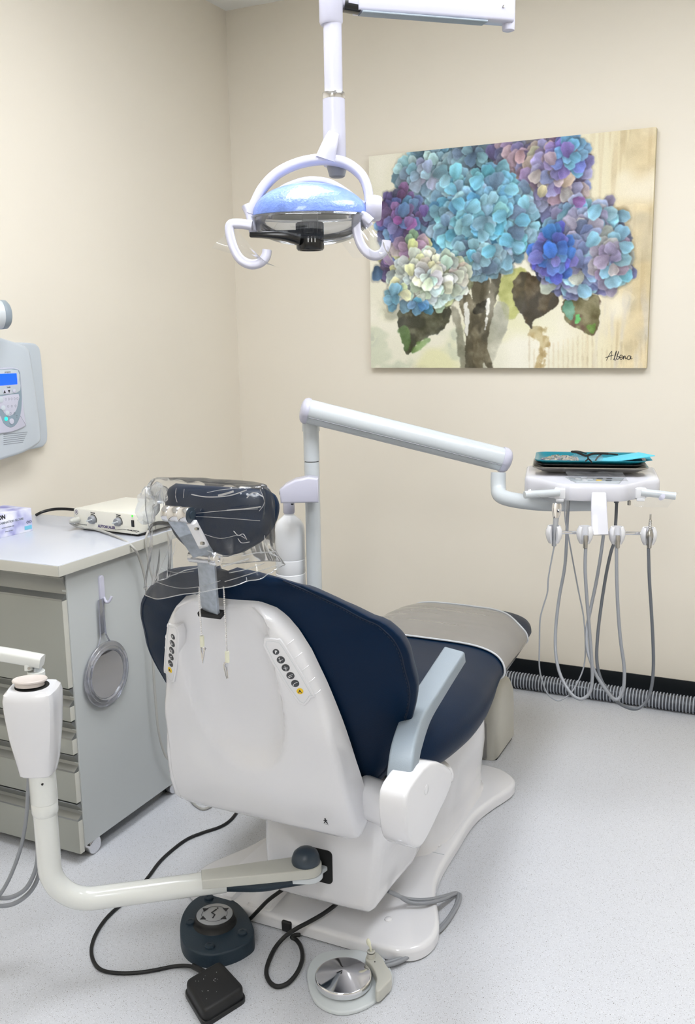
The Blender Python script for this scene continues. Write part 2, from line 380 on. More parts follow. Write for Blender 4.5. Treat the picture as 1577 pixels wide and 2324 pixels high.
for i, s in enumerate(rows):
    w = sinterp(PW, s); e_row = min(1, max(0, (s+.024)/.016))*min(1, max(0, (.5125-s)/.012)); ed = math.sqrt(max(0, 1-(1-e_row)**2))
    r = []
    for j in range(NU+1):
        t = -1+2*j/NU; tt = math.copysign(1-(1-abs(t))**1.35, t); u = w*tt
        ec = min(1, (w-abs(u))/.012); ec = math.sqrt(max(0, 1-(1-ec)**2))
        dip = .010*math.exp(-((u+.01)/.055)**2)*max(0, (s-.475)/.035)
        r.append(bk(u, s-dip*1.2, shell_o(u, s)+.012*(1-ed)+.012*(1-ec)))
    r += [bk(w*t2, s, .05) for t2 in (1.0, .5, -.5, -1.0)]
    rings.append(r)
shell = mk('backrest_shell', loft(B(), rings), white, chair, ang=55)
# upholstery of the backrest
UW = [(-.01, .15), (.02, .21), (.068, .252), (.133, .282), (.218, .314), (.283, .330), (.34, .326), (.375, .323), (.411, .309), (.44, .285), (.46, .262), (.487, .231), (.51, .203), (.53, .182), (.547, .150), (.556, .115), (.562, .07), (.565, .02)]
TIP = [(0, .11), (.1, .12), (.40, .12), (.44, .115), (.46, .10), (.487, .09), (.51, .078), (.53, .065), (.56, .055)]
TH = .052
def uo(t, s): return .038+(interp(TIP, s)-.038)*abs(t)**2.3
rings = []; srows = [-.01+.575*(.5-.5*math.cos(math.pi*i/60)) for i in range(61)]
def uth(s): return max(.003, TH*min(1, math.sqrt(max(0, (s+.0105)/.03)))*min(1, math.sqrt(max(0.0004, (.566-s)/.022))))
def upt(sg, t, s, q):
    """q: 0 rear face .. 1 front face"""
    th = uth(s); w = sinterp(UW, s)*(.94 if sg < 0 else 1); return bk(sg*w*abs(t)*(1-.05*q), s-.034*q*min(1, max(0, (s-.2)/.3))**1.2, uo(t, s)+.3*(TH-th)+th*q)
for s in srows:
    r = []; M = 30
    for j in range(M+1):
        t = -1+2*j/M; r.append(upt(1 if t >= 0 else -1, t, s, 0))
    for j in range(1, 8):                      # rounded outer edge
        a = math.pi*j/8; p = upt(1, 1, s, .5-.5*math.cos(a)); p.x += .006*math.sin(a)*uth(s)/TH; r.append(p)
    for j in range(M+1):
        t = 1-2*j/M; r.append(upt(1 if t >= 0 else -1, t, s, 1))
    for j in range(1, 8):
        a = math.pi*(1-j/8); p = upt(-1, 1, s, .5-.5*math.cos(a)); p.x -= .006*math.sin(a)*uth(s)/TH; r.append(p)
    rings.append(r)
uph = mk('backrest_cushion', loft(B(), rings), leather, chair, ang=70)
# stitched seam on the rear surface just inside the edge
def seam_pts():
    out = []
    for s in np.linspace(.03, .552, 60): w = sinterp(UW, s)-.009; t = w/sinterp(UW, s); out.append((w, s, uo(t, s)-.0004+.3*(TH-uth(s))))
    return out
sp = seam_pts(); bm = B()
for sg in (1, -1):
    P = [bk(u*(sg if sg > 0 else -.937), s, o) for u, s, o in sp]; tube(bm, P, .0012, 5, 1)
    acc = 0
    for a, b in zip(P, P[1:]):
        L = (b-a).length; n = max(1, int(L/.006)) if sg > 0 else 0
        for q in range(n): p0 = a.lerp(b, q/n); p1 = a.lerp(b, (q+.6)/n); tube(bm, [p0+V((-.003, -.0008, -.002)), p1+V((-.003, -.0008, -.002))], .0009, 4, 1)
mk('stitching', bm, stitch, uph, kind='stuff')
# control panels with six buttons on each side of the shell
def shell_n(u, s):
    e = .004; a = bk(u+e, s, shell_o(u+e, s))-bk(u-e, s, shell_o(u-e, s)); b = bk(u, s+e, shell_o(u, s+e))-bk(u, s-e, shell_o(u, s-e))
    return b.cross(a).normalized(), a.normalized()
for sg in (1, -1):
    cu, cs = .138, .385; nrm, ax = shell_n(sg*cu, cs)
    if nrm.y > 0: nrm = -nrm
    P0 = bk(sg*.116, .434, shell_o(.116, .434)); P5 = bk(sg*.149, .346, shell_o(.149, .346)); dr = (P5-P0).normalized(); acr = nrm.cross(dr).normalized()
    O = P0.lerp(P5, .5); f = Fr(O+nrm*.0005, dr, acr); f.z = nrm
    L = (P5-P0).length; up_ = 0
    for qa in np.linspace(-L/2-.02, L/2+.02, 12):
        for qb in (-.017, -.008, 0, .008, .017):
            p_ = O+dr*float(qa)+acr*qb; u_ = p_.x-BP.x; s_ = (p_-BP).dot(BU)
            if abs(u_) < sinterp(PW, s_)-.012: up_ = max(up_, (bk(u_, s_, shell_o(abs(u_), s_))-O).dot(nrm))
    O = O+nrm*up_; P0 = P0+nrm*up_; P5 = P5+nrm*up_; f = Fr(O+nrm*.0004, dr, acr); f.z = nrm
    o = [(-L/2-.022, -.016), (-L/2-.022, .014), (-L/2-.004, .021), (L/2+.014, .021), (L/2+.022, .012), (L/2+.022, -.016)]
    if sg < 0: o = [(a, -b) for a, b in o]
    o = [(p.x, p.y) for p in cr([V((a, b, 0)) for a, b in o], 3, True)]
    if f.x.cross(f.y).dot(nrm) < 0: pass
    cp = mk('control_panel', prism(B(), f, o, -.016, .0012, .001), white, chair)
    bm = B(); tube(bm, [f.p(a, b, .0012) for a, b in inset(o, .005)], .0004, 4, 1, closed=True); mk('panel_outline', bm, lgrey, cp)
    for i in range(6):
        c = P0.lerp(P5, i/5)+nrm*.0012; r = (.0062, .0078, .0078, .0078, .0078, .0066)[i]
        bt = mk('button', lathe(B(), c, nrm, [(r, 0), (r, .001), (r*.9, .0015)], 20), yellow if i == 5 else dgrey, cp, label='yellow button marked A' if i == 5 else None)
        g = Fr(c+nrm*.0015, V((1, 0, 0)), BU); g.x = (V((1, 0, 0))-nrm*nrm.x).normalized(); g.z = nrm; g.y = g.z.cross(g.x).normalized()
        if i == 0: text_mesh('print', 'P', .0085, g, btnw, cp, h=.0002, bold=.0002)
        elif i == 5: text_mesh('print', 'A', .0095, g, ink, cp, h=.0002, bold=.0002)
        else:
            bm = B()
            k = {1: [(-.004, -.002, .004, .001), (-.001, -.004, -.002, .005), (-.0035, .003, -.002, .0055)], 2: [(-.004, 0, .004, .0), (.0, -.005, -.001, .004), (.0015, -.003, 0, -.005)], 3: [(-.005, -.002, 0, .0015), (0, .0015, .005, .003), (-.004, -.004, .003, -.001)], 4: [(-.005, -.003, -.001, .001), (-.001, .001, .005, .003), (-.005, -.003, -.003, -.004)]}[i]
            for a, b, c2, d in k: tube(bm, [g.p(a, b, .0003), g.p(c2, d, .0003)], .00045, 4, 1)
            mk('print', bm, btnw, cp)
# rib ridges at the shell edge beside each control panel
for sg in (1, -1):
    for i in range(5):
        s = .445-.028*i; w = sinterp(PW, s); bm = B()
        tube(bm, [bk(sg*(w-.014), s-.004, shell_o(w-.014, s)+.0005), bk(sg*(w-.005), s, shell_o(w-.005, s)+.0025), bk(sg*(w-.0005), s+.001, shell_o(w, s)+.012)], .0011, 6, 3); mk('grip_ridge', bm, white, chair)
# walking-person service mark near the bottom edge
f = Fr(bk(.157, .030, shell_o(.157, .03)-.0006), (1, 0, 0), BU); f.z = -BN; bm = B()
for a in (((0, .004), (-.0005, -.001)), ((-.0005, -.001), (-.004, -.006)), ((-.0005, -.001), (.004, -.006)), ((0, .003), (-.004, .000)), ((0, .003), (.0035, .001))): tube(bm, [f.p(*a[0], .0003), f.p(*a[1], .0003)], .0009, 5, 1)
lathe(bm, f.p(0, .006, 0), -BN, [(.0016, 0), (.0016, .0006)], 10); tube(bm, [f.p(-.006, -.0085, .0003), f.p(.006, -.0095, .0003)], .0003, 4, 1); mk('service_mark', bm, ink, chair)
# side brackets that carry the armrests
mk('armrest_bracket', ribbon(B(), [V((-.775, 1.672, .402)), V((-.725, 1.66, .400)), V((-.675, 1.64, .398)), V((-.63, 1.62, .40))], .07, .085, (0, 0, 1), rnd=.42), white, chair)
rings = []
for s, k in ((.205, .05), (.195, .35), (.17, .7), (.12, 1), (.05, 1.15), (.0, 1.1), (-.02, .8), (-.028, .4)):
    w = sinterp(PW, max(s, 0)); rings.append([bk(-w+.006+.020*k*math.cos(a)-(.010*k if math.cos(a) < 0 else 0)*0, s, .018+.034*k*math.sin(a)) for a in [2*math.pi*j/20 for j in range(20)]])
mk('side_wing', loft(B(), rings), white, chair)
# seat and leg rest
ST = [(1.74, .17, .47, .425), (1.755, .23, .488, .41), (1.78, .272, .502, .39), (1.84, .298, .512, .37), (1.92, .312, .512, .360), (2.05, .318, .502, .352), (2.2, .308, .49, .345), (2.32, .290, .478, .345), (2.42, .272, .470, .350), (2.5, .262, .466, .355), (2.6, .256, .460, .358), (2.7, .250, .454, .358), (2.8, .243, .448, .357), (2.87, .238, .443, .357), (2.93, .232, .438, .358), (2.98, .212, .432, .362), (3.01, .17, .425, .368), (3.025, .11, .41, .38)]
def spt(y, a, inf=0.):
    w, zt, zb_ = [sinterp([(q[0], q[k]) for q in ST], y) for k in (1, 2, 3)]; zc = zb_+.36*(zt-zb_); ca, sa = math.cos(a), math.sin(a)
    if sa >= 0: x = (w+inf)*math.copysign(abs(ca)**.42, ca); z = zc+(zt-zc+inf)*sa**.82
    else: x = (w+inf)*math.copysign(abs(ca)**.5, ca)*(1-.10*-sa); z = zc-(zc-zb_+inf)*abs(sa)**.7
    return V((c0+x, y, z))
def sect(y, inf=0., n=56): return [spt(y, 2*math.pi*j/n, inf) for j in range(n)]
def span(y0, y1, n): return [y0+(y1-y0)*i/n for i in range(n+1)]
mk('seat_cushion', loft(B(), [sect(y) for y in [1.74, 1.745, 1.755, 1.765, 1.78, 1.80]+span(1.82, 2.5, 24)]), leather, chair, ang=70)
mk('leg_rest_cushion', loft(B(), [sect(y) for y in span(2.5, 2.9, 14)+span(2.91, 3.01, 12)+[3.018, 3.025]]), leather, chair, ang=70)
def dense(S, k=4):
    out = []
    for i in range(len(S)-1):
        a, b, c, d = [np.array(S[q]) for q in (max(i-1, 0), i, i+1, min(i+2, len(S)-1))]
        for j in range(k):
            t = j/k; out.append(tuple(.5*(2*b+(c-a)*t+(2*a-5*b+4*c-d)*t*t+(3*b-a-3*c+d)*t**3)))
    out.append(tuple(S[-1])); return out
def skew(a, k):
    x = math.cos(a)*(1 if math.sin(a) > 0 else .8); t_ = min(1, max(0, (x+.1)/1.0)); return -.15*k*t_*t_*(3-2*t_)
rings = []
for i in range(31):
    k = i/30; r = []
    for j in range(72):
        a = 2*math.pi*j/72; y = 2.505+(2.985-2.505)*k+skew(a, k*k); p = spt(y, a, .004)
        if math.sin(a) > .1: p.z += .0035*k*(1-k)*4*noise.noise(V((p.x*4+2, y*30, 0)))*max(0, -math.cos(a)+.7)
        r.append(p)
    rings.append(r)
cov = mk('toe_cover', loft(B(), rings, cap=False), toegrey, chair, ang=70, label='grey vinyl protective cover with white piping')
for r in (rings[0], rings[-1]): bm = B(); tube(bm, [p+V((0, 0, .001)) for p in r], .0030, 8, 1, closed=True); mk('piping', bm, pipe_m, cov)
# right armrest
ax = -.628
pth = [PX(906, 1792, -.632), PX(910, 1740, -.636), PX(920, 1690, -.650), PX(944, 1625, -.672), PX(982, 1562, -.668), PX(1028, 1490, -.655)]
pth = [p+V((0, .012, 0)) for p in pth]
bm = ribbon(B(), pth, .050, lambda t: .046-.012*t, (0, -1, 1), rnd=.16, sm=8)
mk('armrest_pad', bm, armgrey, chair, ang=50)
xo = -.600; op = [PX(*p, xo) for p in ((925, 1783), (972, 1728), (1017, 1742), (1020, 1775), (1008, 1810), (985, 1858), (962, 1905), (945, 1925), (925, 1915), (917, 1880), (915, 1830))]
f = Fr((xo-.05, 0, 0), (0, 1, 0), (0, 0, 1))
o2 = [(p.x, p.y) for p in cr([V((p.y, p.z, 0)) for p in op], 3, True)]
bm = prism(B(), f, o2, 0, .056, .008, 4, True); mk('armrest_block', bm, white, chair, ang=60)
mk('armrest_pocket', lathe(B(), PX(968, 1792, xo+.006), (1, 0, 0), [(.010, -.002), (.010, .0006), (.0085, .0012)], 20), white, chair)
# headrest
s0 = bk(-.013, .503, -.004)
mk('post_slot', rbox(B(), Fr(bk(-.013, .5005, 0), (1, 0, 0), BU), (.0, .0, .002), (.052, .010, .020), .002), black, chair)
pA = s0; pB = PY(468, 1268, 1.415)
mk('headrest_post', ribbon(B(), [pA+V((0, .004, 0)), pA.lerp(pB, .1), pA.lerp(pB, .5), pB], .040, .008, (0, -1, .3), sm=2, rnd=.2), galv, chair)
pC = PY(402, 1172, 1.36)
d = (pC-pB).normalized()
mk('headrest_link', ribbon(B(), [pB+V((.0, 0, .0)), pB.lerp(pC, .5), pC], .042, .008, (0, -1, .3), sm=2, rnd=.2), galv, chair)
mk('lower_pivot', lathe(B(), pB+V((-.035, 0, .002)), (1, 0, 0), [(.010, 0), (.011, .001), (.011, .047), (.0135, .047), (.0145, .049), (.0145, .060), (.013, .062), (.006, .062), (.006, .060)], 28), chrome, chair)
mk('upper_pivot', lathe(B(), pC+V((-.026, .0, .004)), (1, 0, 0), [(.012, 0), (.0145, .001), (.0145, .012), (.0138, .013), (.0145, .014), (.0145, .034), (.0138, .035), (.0145, .036), (.0145, .052), (.0138, .054)], 28), chrome, chair)
mk('pivot_cap', lathe(B(), pC+V((.028, .0, .004)), (1, 0, 0), [(.0142, 0), (.0142, .002), (.007, .003), (.007, .005)], 24), knobd, chair)
hb = Fr(PY(452, 1212, 1.385), d, (0, -1, .3)); hb2 = Fr(hb.O, d.normalized(), V((1, 0, 0)))
mk('link_cover', ribbon(B(), [PY(435, 1185, 1.36), PY(449, 1212, 1.375), PY(463, 1240, 1.385)], .019, .012, (0, -1, .3), sm=3, rnd=.3), white, chair)
bm = B()
for p in ((446, 1200), (459, 1233)): lathe(bm, PY(*p, 1.362), (0, -1, .25), [(.003, -.004), (.003, .003)], 12)
mk('link_screw', bm, steel, chair)
# headrest cushion: rows top to bottom
HC = V((-.963, 1.445, 1.014)); hu = V((0, .10, 1)).normalized(); hn = V((0, hu.z, -hu.y))
rows = []
for s in [-.064+.128*(.5-.5*math.cos(math.pi*i/26)) for i in range(27)]:
    q = (s+.064)/.128; w = sinterp([(0, .03), (.08, .058), (.25, .092), (.5, .114), (.75, .121), (.92, .114), (1, .098)], q)
    th = .055*math.sqrt(max(.02, 1-abs(2*q-1)**6)); r = []
    for j in range(48):
        a = 2*math.pi*j/48; ca, sa = math.cos(a), math.sin(a)
        uu = w*math.copysign(abs(ca)**.55, ca); oo = th/2*math.copysign(abs(sa)**.7, sa)+.02*(uu/.12)**2
        r.append(HC+V((1, 0, 0))*uu+hu*s+hn*(oo+.004))
    rows.append(r)
hcush = mk('headrest_cushion', loft(B(), rows), leather, chair, ang=70)
# disposable plastic sleeve over the headrest
def nz(p, k, a): return noise.noise(V(p)*k)*a
rings = []; NB = 120
RS = [(1.088, .060, .010, 0), (1.091, .11, .030, 0), (1.082, .124, .042, 0), (1.06, .130, .047, 0), (1.03, .130, .05, 0), (1.0, .128, .054, 0), (.975, .128, .058, .15), (.95, .132, .062, .4), (.93, .138, .066, .7), (.912, .144, .07, 1)]
for z, a, b, tl in dense(RS, 4):
    r = []
    for j in range(NB):
        an = 2*math.pi*j/NB; ca, sa = math.cos(an), math.sin(an)
        p = V((-.963+a*math.copysign(abs(ca)**.8, ca), 1.432+b*sa, z))
        p.z += tl*(.030*ca+.010*sa)-.012*tl*math.exp(-((an-4.2)/.5)**2)
        k = nz((an*1.6, z*6, 1), 1.8, .012)+nz((an*4, z*12, 5), 1.5, .006)
        p += V((ca, sa*.7, 0))*k
        r.append(p)
    rings.append(r)
slv = thing('headrest_sleeve', (-.963, 1.432, .88), 'crinkled clear plastic sleeve draped over the navy headrest', 'plastic sleeve')
mk('sleeve_film', loft(B(), rings, cap=False), film_m, slv, ang=180)
bm = B(); tube(bm, rings[-1], .0009, 5, 1, closed=True); mk('sleeve_hem', bm, film_c, slv)
# crumpled tail on the left
bm = B(); tail = []
for i in range(14):
    t = i/13; c = PY(372-44*t, 1118+30*t, 1.43); r = []
    for j in range(24):
        a = 2*math.pi*j/24; rr = .012+.026*t; p = c+V((.15*math.cos(a), .55*math.cos(a), math.sin(a)))*rr; r.append(p+V((nz(p, 60, .009), nz(p+V((3, 1, 2)), 60, .009), nz(p+V((7, 3, 5)), 60, .014))))
    tail.append(r)
mk('sleeve_tail', loft(bm, tail, cap=False), film_c, slv, ang=20)
bm = B()
def crease_glint(pts, y, w=.0012):  # pale strips laid on as painted highlights along the sleeve folds
    w *= .62
    P = [PY(a, b, y) for a, b in pts]; ribbon(bm, P, .0006, w*2, (0, 0, 1), sm=4)
for pp, y, w in (((((434, 1122), (470, 1128), (520, 1125), (560, 1112)), 1.38, .0015)), (((495, 1125), (515, 1120), (530, 1115)), 1.378, .003), (((440, 1172), (500, 1175), (590, 1182)), 1.372, .0007), (((445, 1165), (520, 1158), (585, 1155)), 1.374, .0008), (((515, 1158), (555, 1155), (592, 1150)), 1.372, .0016), (((366, 1110), (372, 1140), (368, 1160)), 1.385, .0012), (((392, 1215), (380, 1250), (352, 1318)), 1.375, .0012), (((398, 1230), (392, 1262), (382, 1290)), 1.37, .0007), (((352, 1320), (400, 1334), (450, 1332), (500, 1318)), 1.368, .0008), (((505, 1285), (530, 1278), (565, 1268)), 1.37, .0026), (((548, 1262), (580, 1255), (625, 1252)), 1.37, .0016), (((610, 1255), (632, 1265), (640, 1280)), 1.4, .0013), (((510, 1320), (560, 1305), (632, 1282)), 1.38, .0012), (((590, 1110), (600, 1140), (588, 1160)), 1.39, .0008), (((400, 1108), (398, 1125), (402, 1140)), 1.385, .0008), (((418, 1110), (416, 1130)), 1.385, .0007), (((462, 1212), (500, 1222), (540, 1215), (556, 1222)), 1.375, .0006), (((530, 1205), (540, 1215), (552, 1212), (560, 1225)), 1.374, .0010), (((540, 1222), (548, 1232), (566, 1230)), 1.374, .0010), (((520, 1300), (560, 1292), (600, 1278)), 1.372, .0012), (((470, 1250), (520, 1262), (575, 1250)), 1.372, .0007), (((365, 1290), (400, 1300), (440, 1296)), 1.37, .0007), (((600, 1215), (604, 1240), (622, 1262)), 1.40, .0009), (((610, 1225), (616, 1245), (632, 1258)), 1.40, .0007), (((560, 1130), (575, 1118), (598, 1128)), 1.376, .0016), (((470, 1118), (500, 1112), (540, 1108)), 1.385, .0008)): crease_glint(pp, y, w)
mk('sleeve_crease_glint', bm, film_c, slv, kind='stuff')

# ---------------------------------------------------------------- bib chain with two clips
t = thing('bib_chain', bk(-.01, .5, -.03), 'beaded metal bib chain with two alligator clips hanging down the white backrest shell', 'bib chain')
def chain(path):
    bm = B(); P = cr([V(p) for p in path], 10); acc = 0; last = P[0]; tot = 0
    for a, b in zip(P, P[1:]):
        L = (b-a).length; d = 0
        while acc+L-d >= .0036:
            d += .0036-acc; acc = 0; q = a.lerp(b, d/L); bmesh.ops.create_icosphere(bm, subdivisions=1, radius=.0020, matrix=Matrix.Translation(q))
        acc += L-d
    return bm
yb = 1.425
mk('bead_chain', chain([PY(452, 1330, yb), PY(454, 1390, yb), PY(458, 1443, yb)]), chrome, t, kind='stuff')
mk('bead_chain', chain([PY(507, 1328, yb), PY(511, 1400, yb), PY(515, 1480, yb)]), chrome, t, kind='stuff')
for px, py, tl in ((458, 1443, 1), (515, 1478, -1)):
    a = PY(px, py, yb); e = V((0, .0, -1))
    mk('clip_sleeve', lathe(B(), a, e, [(.0035, 0), (.0042, .0006), (.0042, .021), (.0035, .0216)], 16), toggle_m, t)
    tip = a+V((.001, -.002, -.052))
    bm = B()
    ribbon(bm, [a+V((-.0015, 0, -.02)), a+V((-.002, 0, -.036)), tip], lambda q: .0065*(1-.65*q), .0015, (0, -1, 0), sm=3)
    ribbon(bm, [a+V((.001+.001*tl, -.002, -.021)), a+V((.006*tl, -.003, -.027)), tip+V((.001*tl, -.002, 0))], lambda q: .0045*(1-.5*q), .0012, (0, -1, 0), sm=3)
    ribbon(bm, [a+V((.002*tl, 0, -.031)), a+V((.0085*tl, -.002, -.0225))], .0035, .001, (0, -1, 0), sm=1)
    mk('alligator_clip', bm, chrome, t)

# ================================================================ DELIVERY UNIT (pole, arm, instrument head)
du = thing('delivery_unit', (-1.35, 2.6, 0), 'pale grey pole and swing arm carrying the white instrument head', 'delivery unit')
PYc = 2.6; pole = PY(714, 1340, PYc); px_ = pole.x
cyl('pole', (px_, PYc, .30), (0, 0, 1), .0235, .66, lgrey, du)
mk('pole_mount', rbox(B(), WORLD, (px_+.085, PYc, .3), (.24, .07, .06), .012), white, du)
zt = PY(711, 975, PYc).z; zj = PY(711, 1046, PYc).z
cyl('pole_sleeve', (px_, PYc, zj), (0, 0, 1), .0242, zt-zj+.03, lgrey, du)
cyl('pole_joint', (px_, PYc, zj-.002), (0, 0, 1), .0225, .003, dark, du)
mk('pole_saddle', ribbon(B(), [(px_, PYc, zt-.005), (px_, PYc, zt+.02)], .05, .05, (0, 1, 0), sm=1, rnd=.4), lgrey, du)
# swing arm
A0 = PD(684, 930, 2.87); A1 = PD(1150, 1046, 2.93); ad = (A1-A0).normalized(); up = V((0, 0, 1)); up = (up-ad*up.dot(ad)).normalized(); sd = ad.cross(up)
def armring(c, k=1., low=.040):
    r = []
    for j in range(36):
        a = 2*math.pi*j/36; x = math.cos(a); z = math.sin(a); rr = .0335*k
        zz = z*rr; xx = x*rr
        if z < -.55: zz = -.55*rr-(abs(z)-.55)/.45*(low*k-.55*rr); xx = x*rr*.9
        r.append(c+sd*xx+up*(zz+.004))
    return r
mk('arm_tube', loft(B(), [armring(A0+ad*.02), armring(A1-ad*.015)]), lgrey, du)
bm = B()
for s_ in (1, -1): tube(bm, [A0+ad*.025+sd*s_*.0305-up*.0150, A1-ad*.02+sd*s_*.0305-up*.0150], .0016, 6, 1)
mk('arm_seam', bm, hose_g, du)
for c, dr, L in ((A0+ad*.022, -ad, .026), (A1-ad*.018, ad, .032)):
    mk('end_cap', loft(B(), [armring(c+dr*(L*q), k) for q, k in ((0, 1.08), (.35, 1.08), (.6, 1.0), (.8, .85), (.93, .6), (1, .3))]), lampw, du)
# elbow from the arm end to the instrument head
E0 = PD(1131, 1080, 2.9)
mk('elbow', ribbon(B(), [PD(1131, 1072, 2.9), PD(1131, 1105, 2.9), PD(1138, 1126, 2.88), PD(1180, 1137, 2.84), PD(1250, 1143, 2.80), PD(1345, 1142, 2.78)], .045, .045, (0, -1, 0), sm=6, rnd=.42), lgrey, du, ang=60)
# instrument head
TA = math.radians(13.2); te = V((math.cos(TA), math.sin(TA), 0)); tb = V((-math.sin(TA), math.cos(TA), 0))
HF = PY(1345, 1100, 2.66); HT = HF.z           # top of the front edge
H = Fr((HF.x, HF.y, 0), te, tb)
ztp = HT
o = fillet([(-.085, -.006), (-.04, -.013), (.04, -.013), (.085, -.006), (.150, .065), (.190, .085), (.190, .258), (-.190, .258), (-.190, .085), (-.150, .065)], .02)
rings = []
def dropf(b, z): return z
prof = [(.006, -.046), (.002, -.045), (0, -.040), (0, -.012), (.002, -.004), (.005, -.0005), (.008, .001)]
for ins, dz in prof:
    q = inset(o, ins)
    rings.append([H.p(a, b, ztp+dz+(.016*min(1, max(0, (b-.02)/.2)) if dz > -.02 else .004*min(1, max(0, b/.2)))) for a, b in q])
head = mk('instrument_head', loft(B(), rings), headw, du, ang=50)
# key pad on top of the head
kf = Fr(H.p(-.0, .040, ztp+.0055), te, tb)
kp = mk('key_pad', prism(B(), kf, [(p.x, p.y) for p in cr([V((a, b, 0)) for a, b in ((-.045, -.028), (.075, -.028), (.085, .05), (-.075, .05))], 1, True)] if False else [(-.045, -.028), (.072, -.028), (.092, .055), (-.078, .055)], -.004, .001, .0006), lgrey, du)
for a, b, m in ((-.022, .036, btnw), (-.038, .018, btnw), (-.006, .016, btnw), (-.020, -.004, btnw), (.022, .034, dgrey), (.048, .034, dgrey), (.018, -.002, yellow), (.044, -.004, dgrey)):
    mk('key', lathe(B(), kf.p(a, b, .001), kf.z, [(.0085, 0), (.0085, .001), (.0075, .0015)], 18), m, kp)
# handles
for sg, p0, p1 in ((-1, (1268, 1118), (1190, 1123)), (1, (1455, 1117), (1533, 1126))):
    a = PD(*p0, 2.66); b = PD(*p1, 2.64)
    mk('handle', tube(B(), [a, a.lerp(b, .5), b], lambda t: .0105, 18, 4), lgrey, du)
    mk('handle_bracket', rbox(B(), Fr(PD(p0[0]+sg*-2, p0[1]+1, 2.67), te, tb), (0, 0, 0), (.032, .03, .030), .004), white, du)
    mk('handle_tab', rbox(B(), Fr(PD(p0[0]+sg*-2, p0[1]+16, 2.67), te, tb), (0, 0, 0), (.022, .024, .008), .002), white, du)
# drop plate and rail with four holders
r0 = PD(1247, 1208, 2.62); r1 = PD(1486, 1211, 2.66)
mk('drop_plate', ribbon(B(), [PD(1359, 1120, 2.65), PD(1359, 1150, 2.63), PD(1361, 1214, 2.615)], lambda t: .040+.006*t, .018, tb, sm=3, rnd=.25), headw, du)
mk('rail', tube(B(), [r0, r1], .0048, 14, 1), chrome, du)
HP = [(1257, 1211, 2.60), (1327, 1212, 2.61), (1400, 1213, 2.62), (1472, 1215, 2.635)]
for x, y, dp in HP:
    c = PD(x, y, dp); bm = B()
    # open ring with a slot towards the camera
    rings = []
    for q, (z, ro, ri) in enumerate(((.022, .017, .013), (.012, .022, .013), (0, .023, .0125), (-.014, .020, .0115), (-.026, .014, .010))):
        rg = []
        for k in range(21):
            a = math.radians(-90+28+304*k/20); rg.append(c+te*(ro*math.cos(a))+tb*(ro*math.sin(a))+V((0, 0, z)))
        for k in range(20, -1, -1):
            a = math.radians(-90+28+304*k/20); rg.append(c+te*(ri*math.cos(a))+tb*(ri*math.sin(a))+V((0, 0, z)))
        rings.append(rg)
    mk('holder', loft(bm, rings), white, du, ang=60)
mk('drain_valve', lathe(B(), PD(1428, 1130, 2.68), (0, 0, -1), [(.003, 0), (.003, .008), (.005, .009), (.005, .02), (.003, .021)], 12), steel, du)
mk('hose_port', lathe(B(), PD(1399, 1130, 2.72), (0, 0, -1), [(.007, 0), (.007, .014), (.005, .015)], 12), hose_d, du)
# water bottle bracket
bf = Fr((px_, PYc, 0), _r, V((-_r.y, _r.x, 0)))
zb1 = PY(660, 1125, PYc).z; zb2 = PY(640, 1095, PYc).z
side = [(-.115, zb1), (.0, zb1), (.0, zb1+.073), (-.03, zb1+.078), (-.07, zb1+.07), (-.1, zb1+.055), (-.118, zb1+.04)]
f = Fr((px_, PYc, 0)+_r*0 if False else V((px_, PYc, 0)), _r, (0, 0, 1))
bm = prism(B(), Fr(V((px_, PYc, 0))-f.z*-.04, _r, (0, 0, 1)), [(a+.022, b) for a, b in side], 0, .065, .006, 3, True)
brk = mk('bottle_bracket', bm, lampw, du, ang=50)
mk('lock', lathe(B(), V((px_, PYc, zb1+.028))+_r*(-.094)+f.z*.072, -_r, [(.008, -.004), (.008, .003), (.006, .004), (.006, .002), (.002, .002)], 18), blackg, brk)
# water bottle
bx = PY(657, 1200, PYc); bxx = bx.x; zs = lambda py: PY(657, py, PYc).z
wb = thing('water_bottle', (bxx, PYc, zs(1350)), 'tall translucent white water bottle hanging beside the grey pole', 'water bottle')
R_ = .048
prof = [(.0, zs(1350)), (R_*.9, zs(1350)), (R_, zs(1345))]
for py in (1334, 1300, 1268): prof += [(R_, zs(py)), (R_-.0018, zs(py)+.002), (R_, zs(py)+.005)]
prof += [(R_, zs(1215)), (R_*.99, zs(1200)), (R_*.93, zs(1190)), (R_*.78, zs(1181)), (R_*.52, zs(1174)), (R_*.34, zs(1168)), (.0155, zs(1160))]
mk('bottle_body', lathe(B(), (bxx, PYc, 0), (0, 0, 1), prof, 40), bottle_m, wb)
mk('bottle_cap', lathe(B(), (bxx, PYc, 0), (0, 0, 1), [(.0165, zs(1165)), (.0185, zs(1163)), (.0185, zs(1137)), (.0135, zs(1135)), (.0135, zs(1124))], 28), lampw, wb)
mk('cap_latch', rbox(B(), Fr(PD(663, 1144, 2.815), _r, (0, 0, 1)), (0, 0, 0), (.008, .004, .004), .001), blackg, wb)

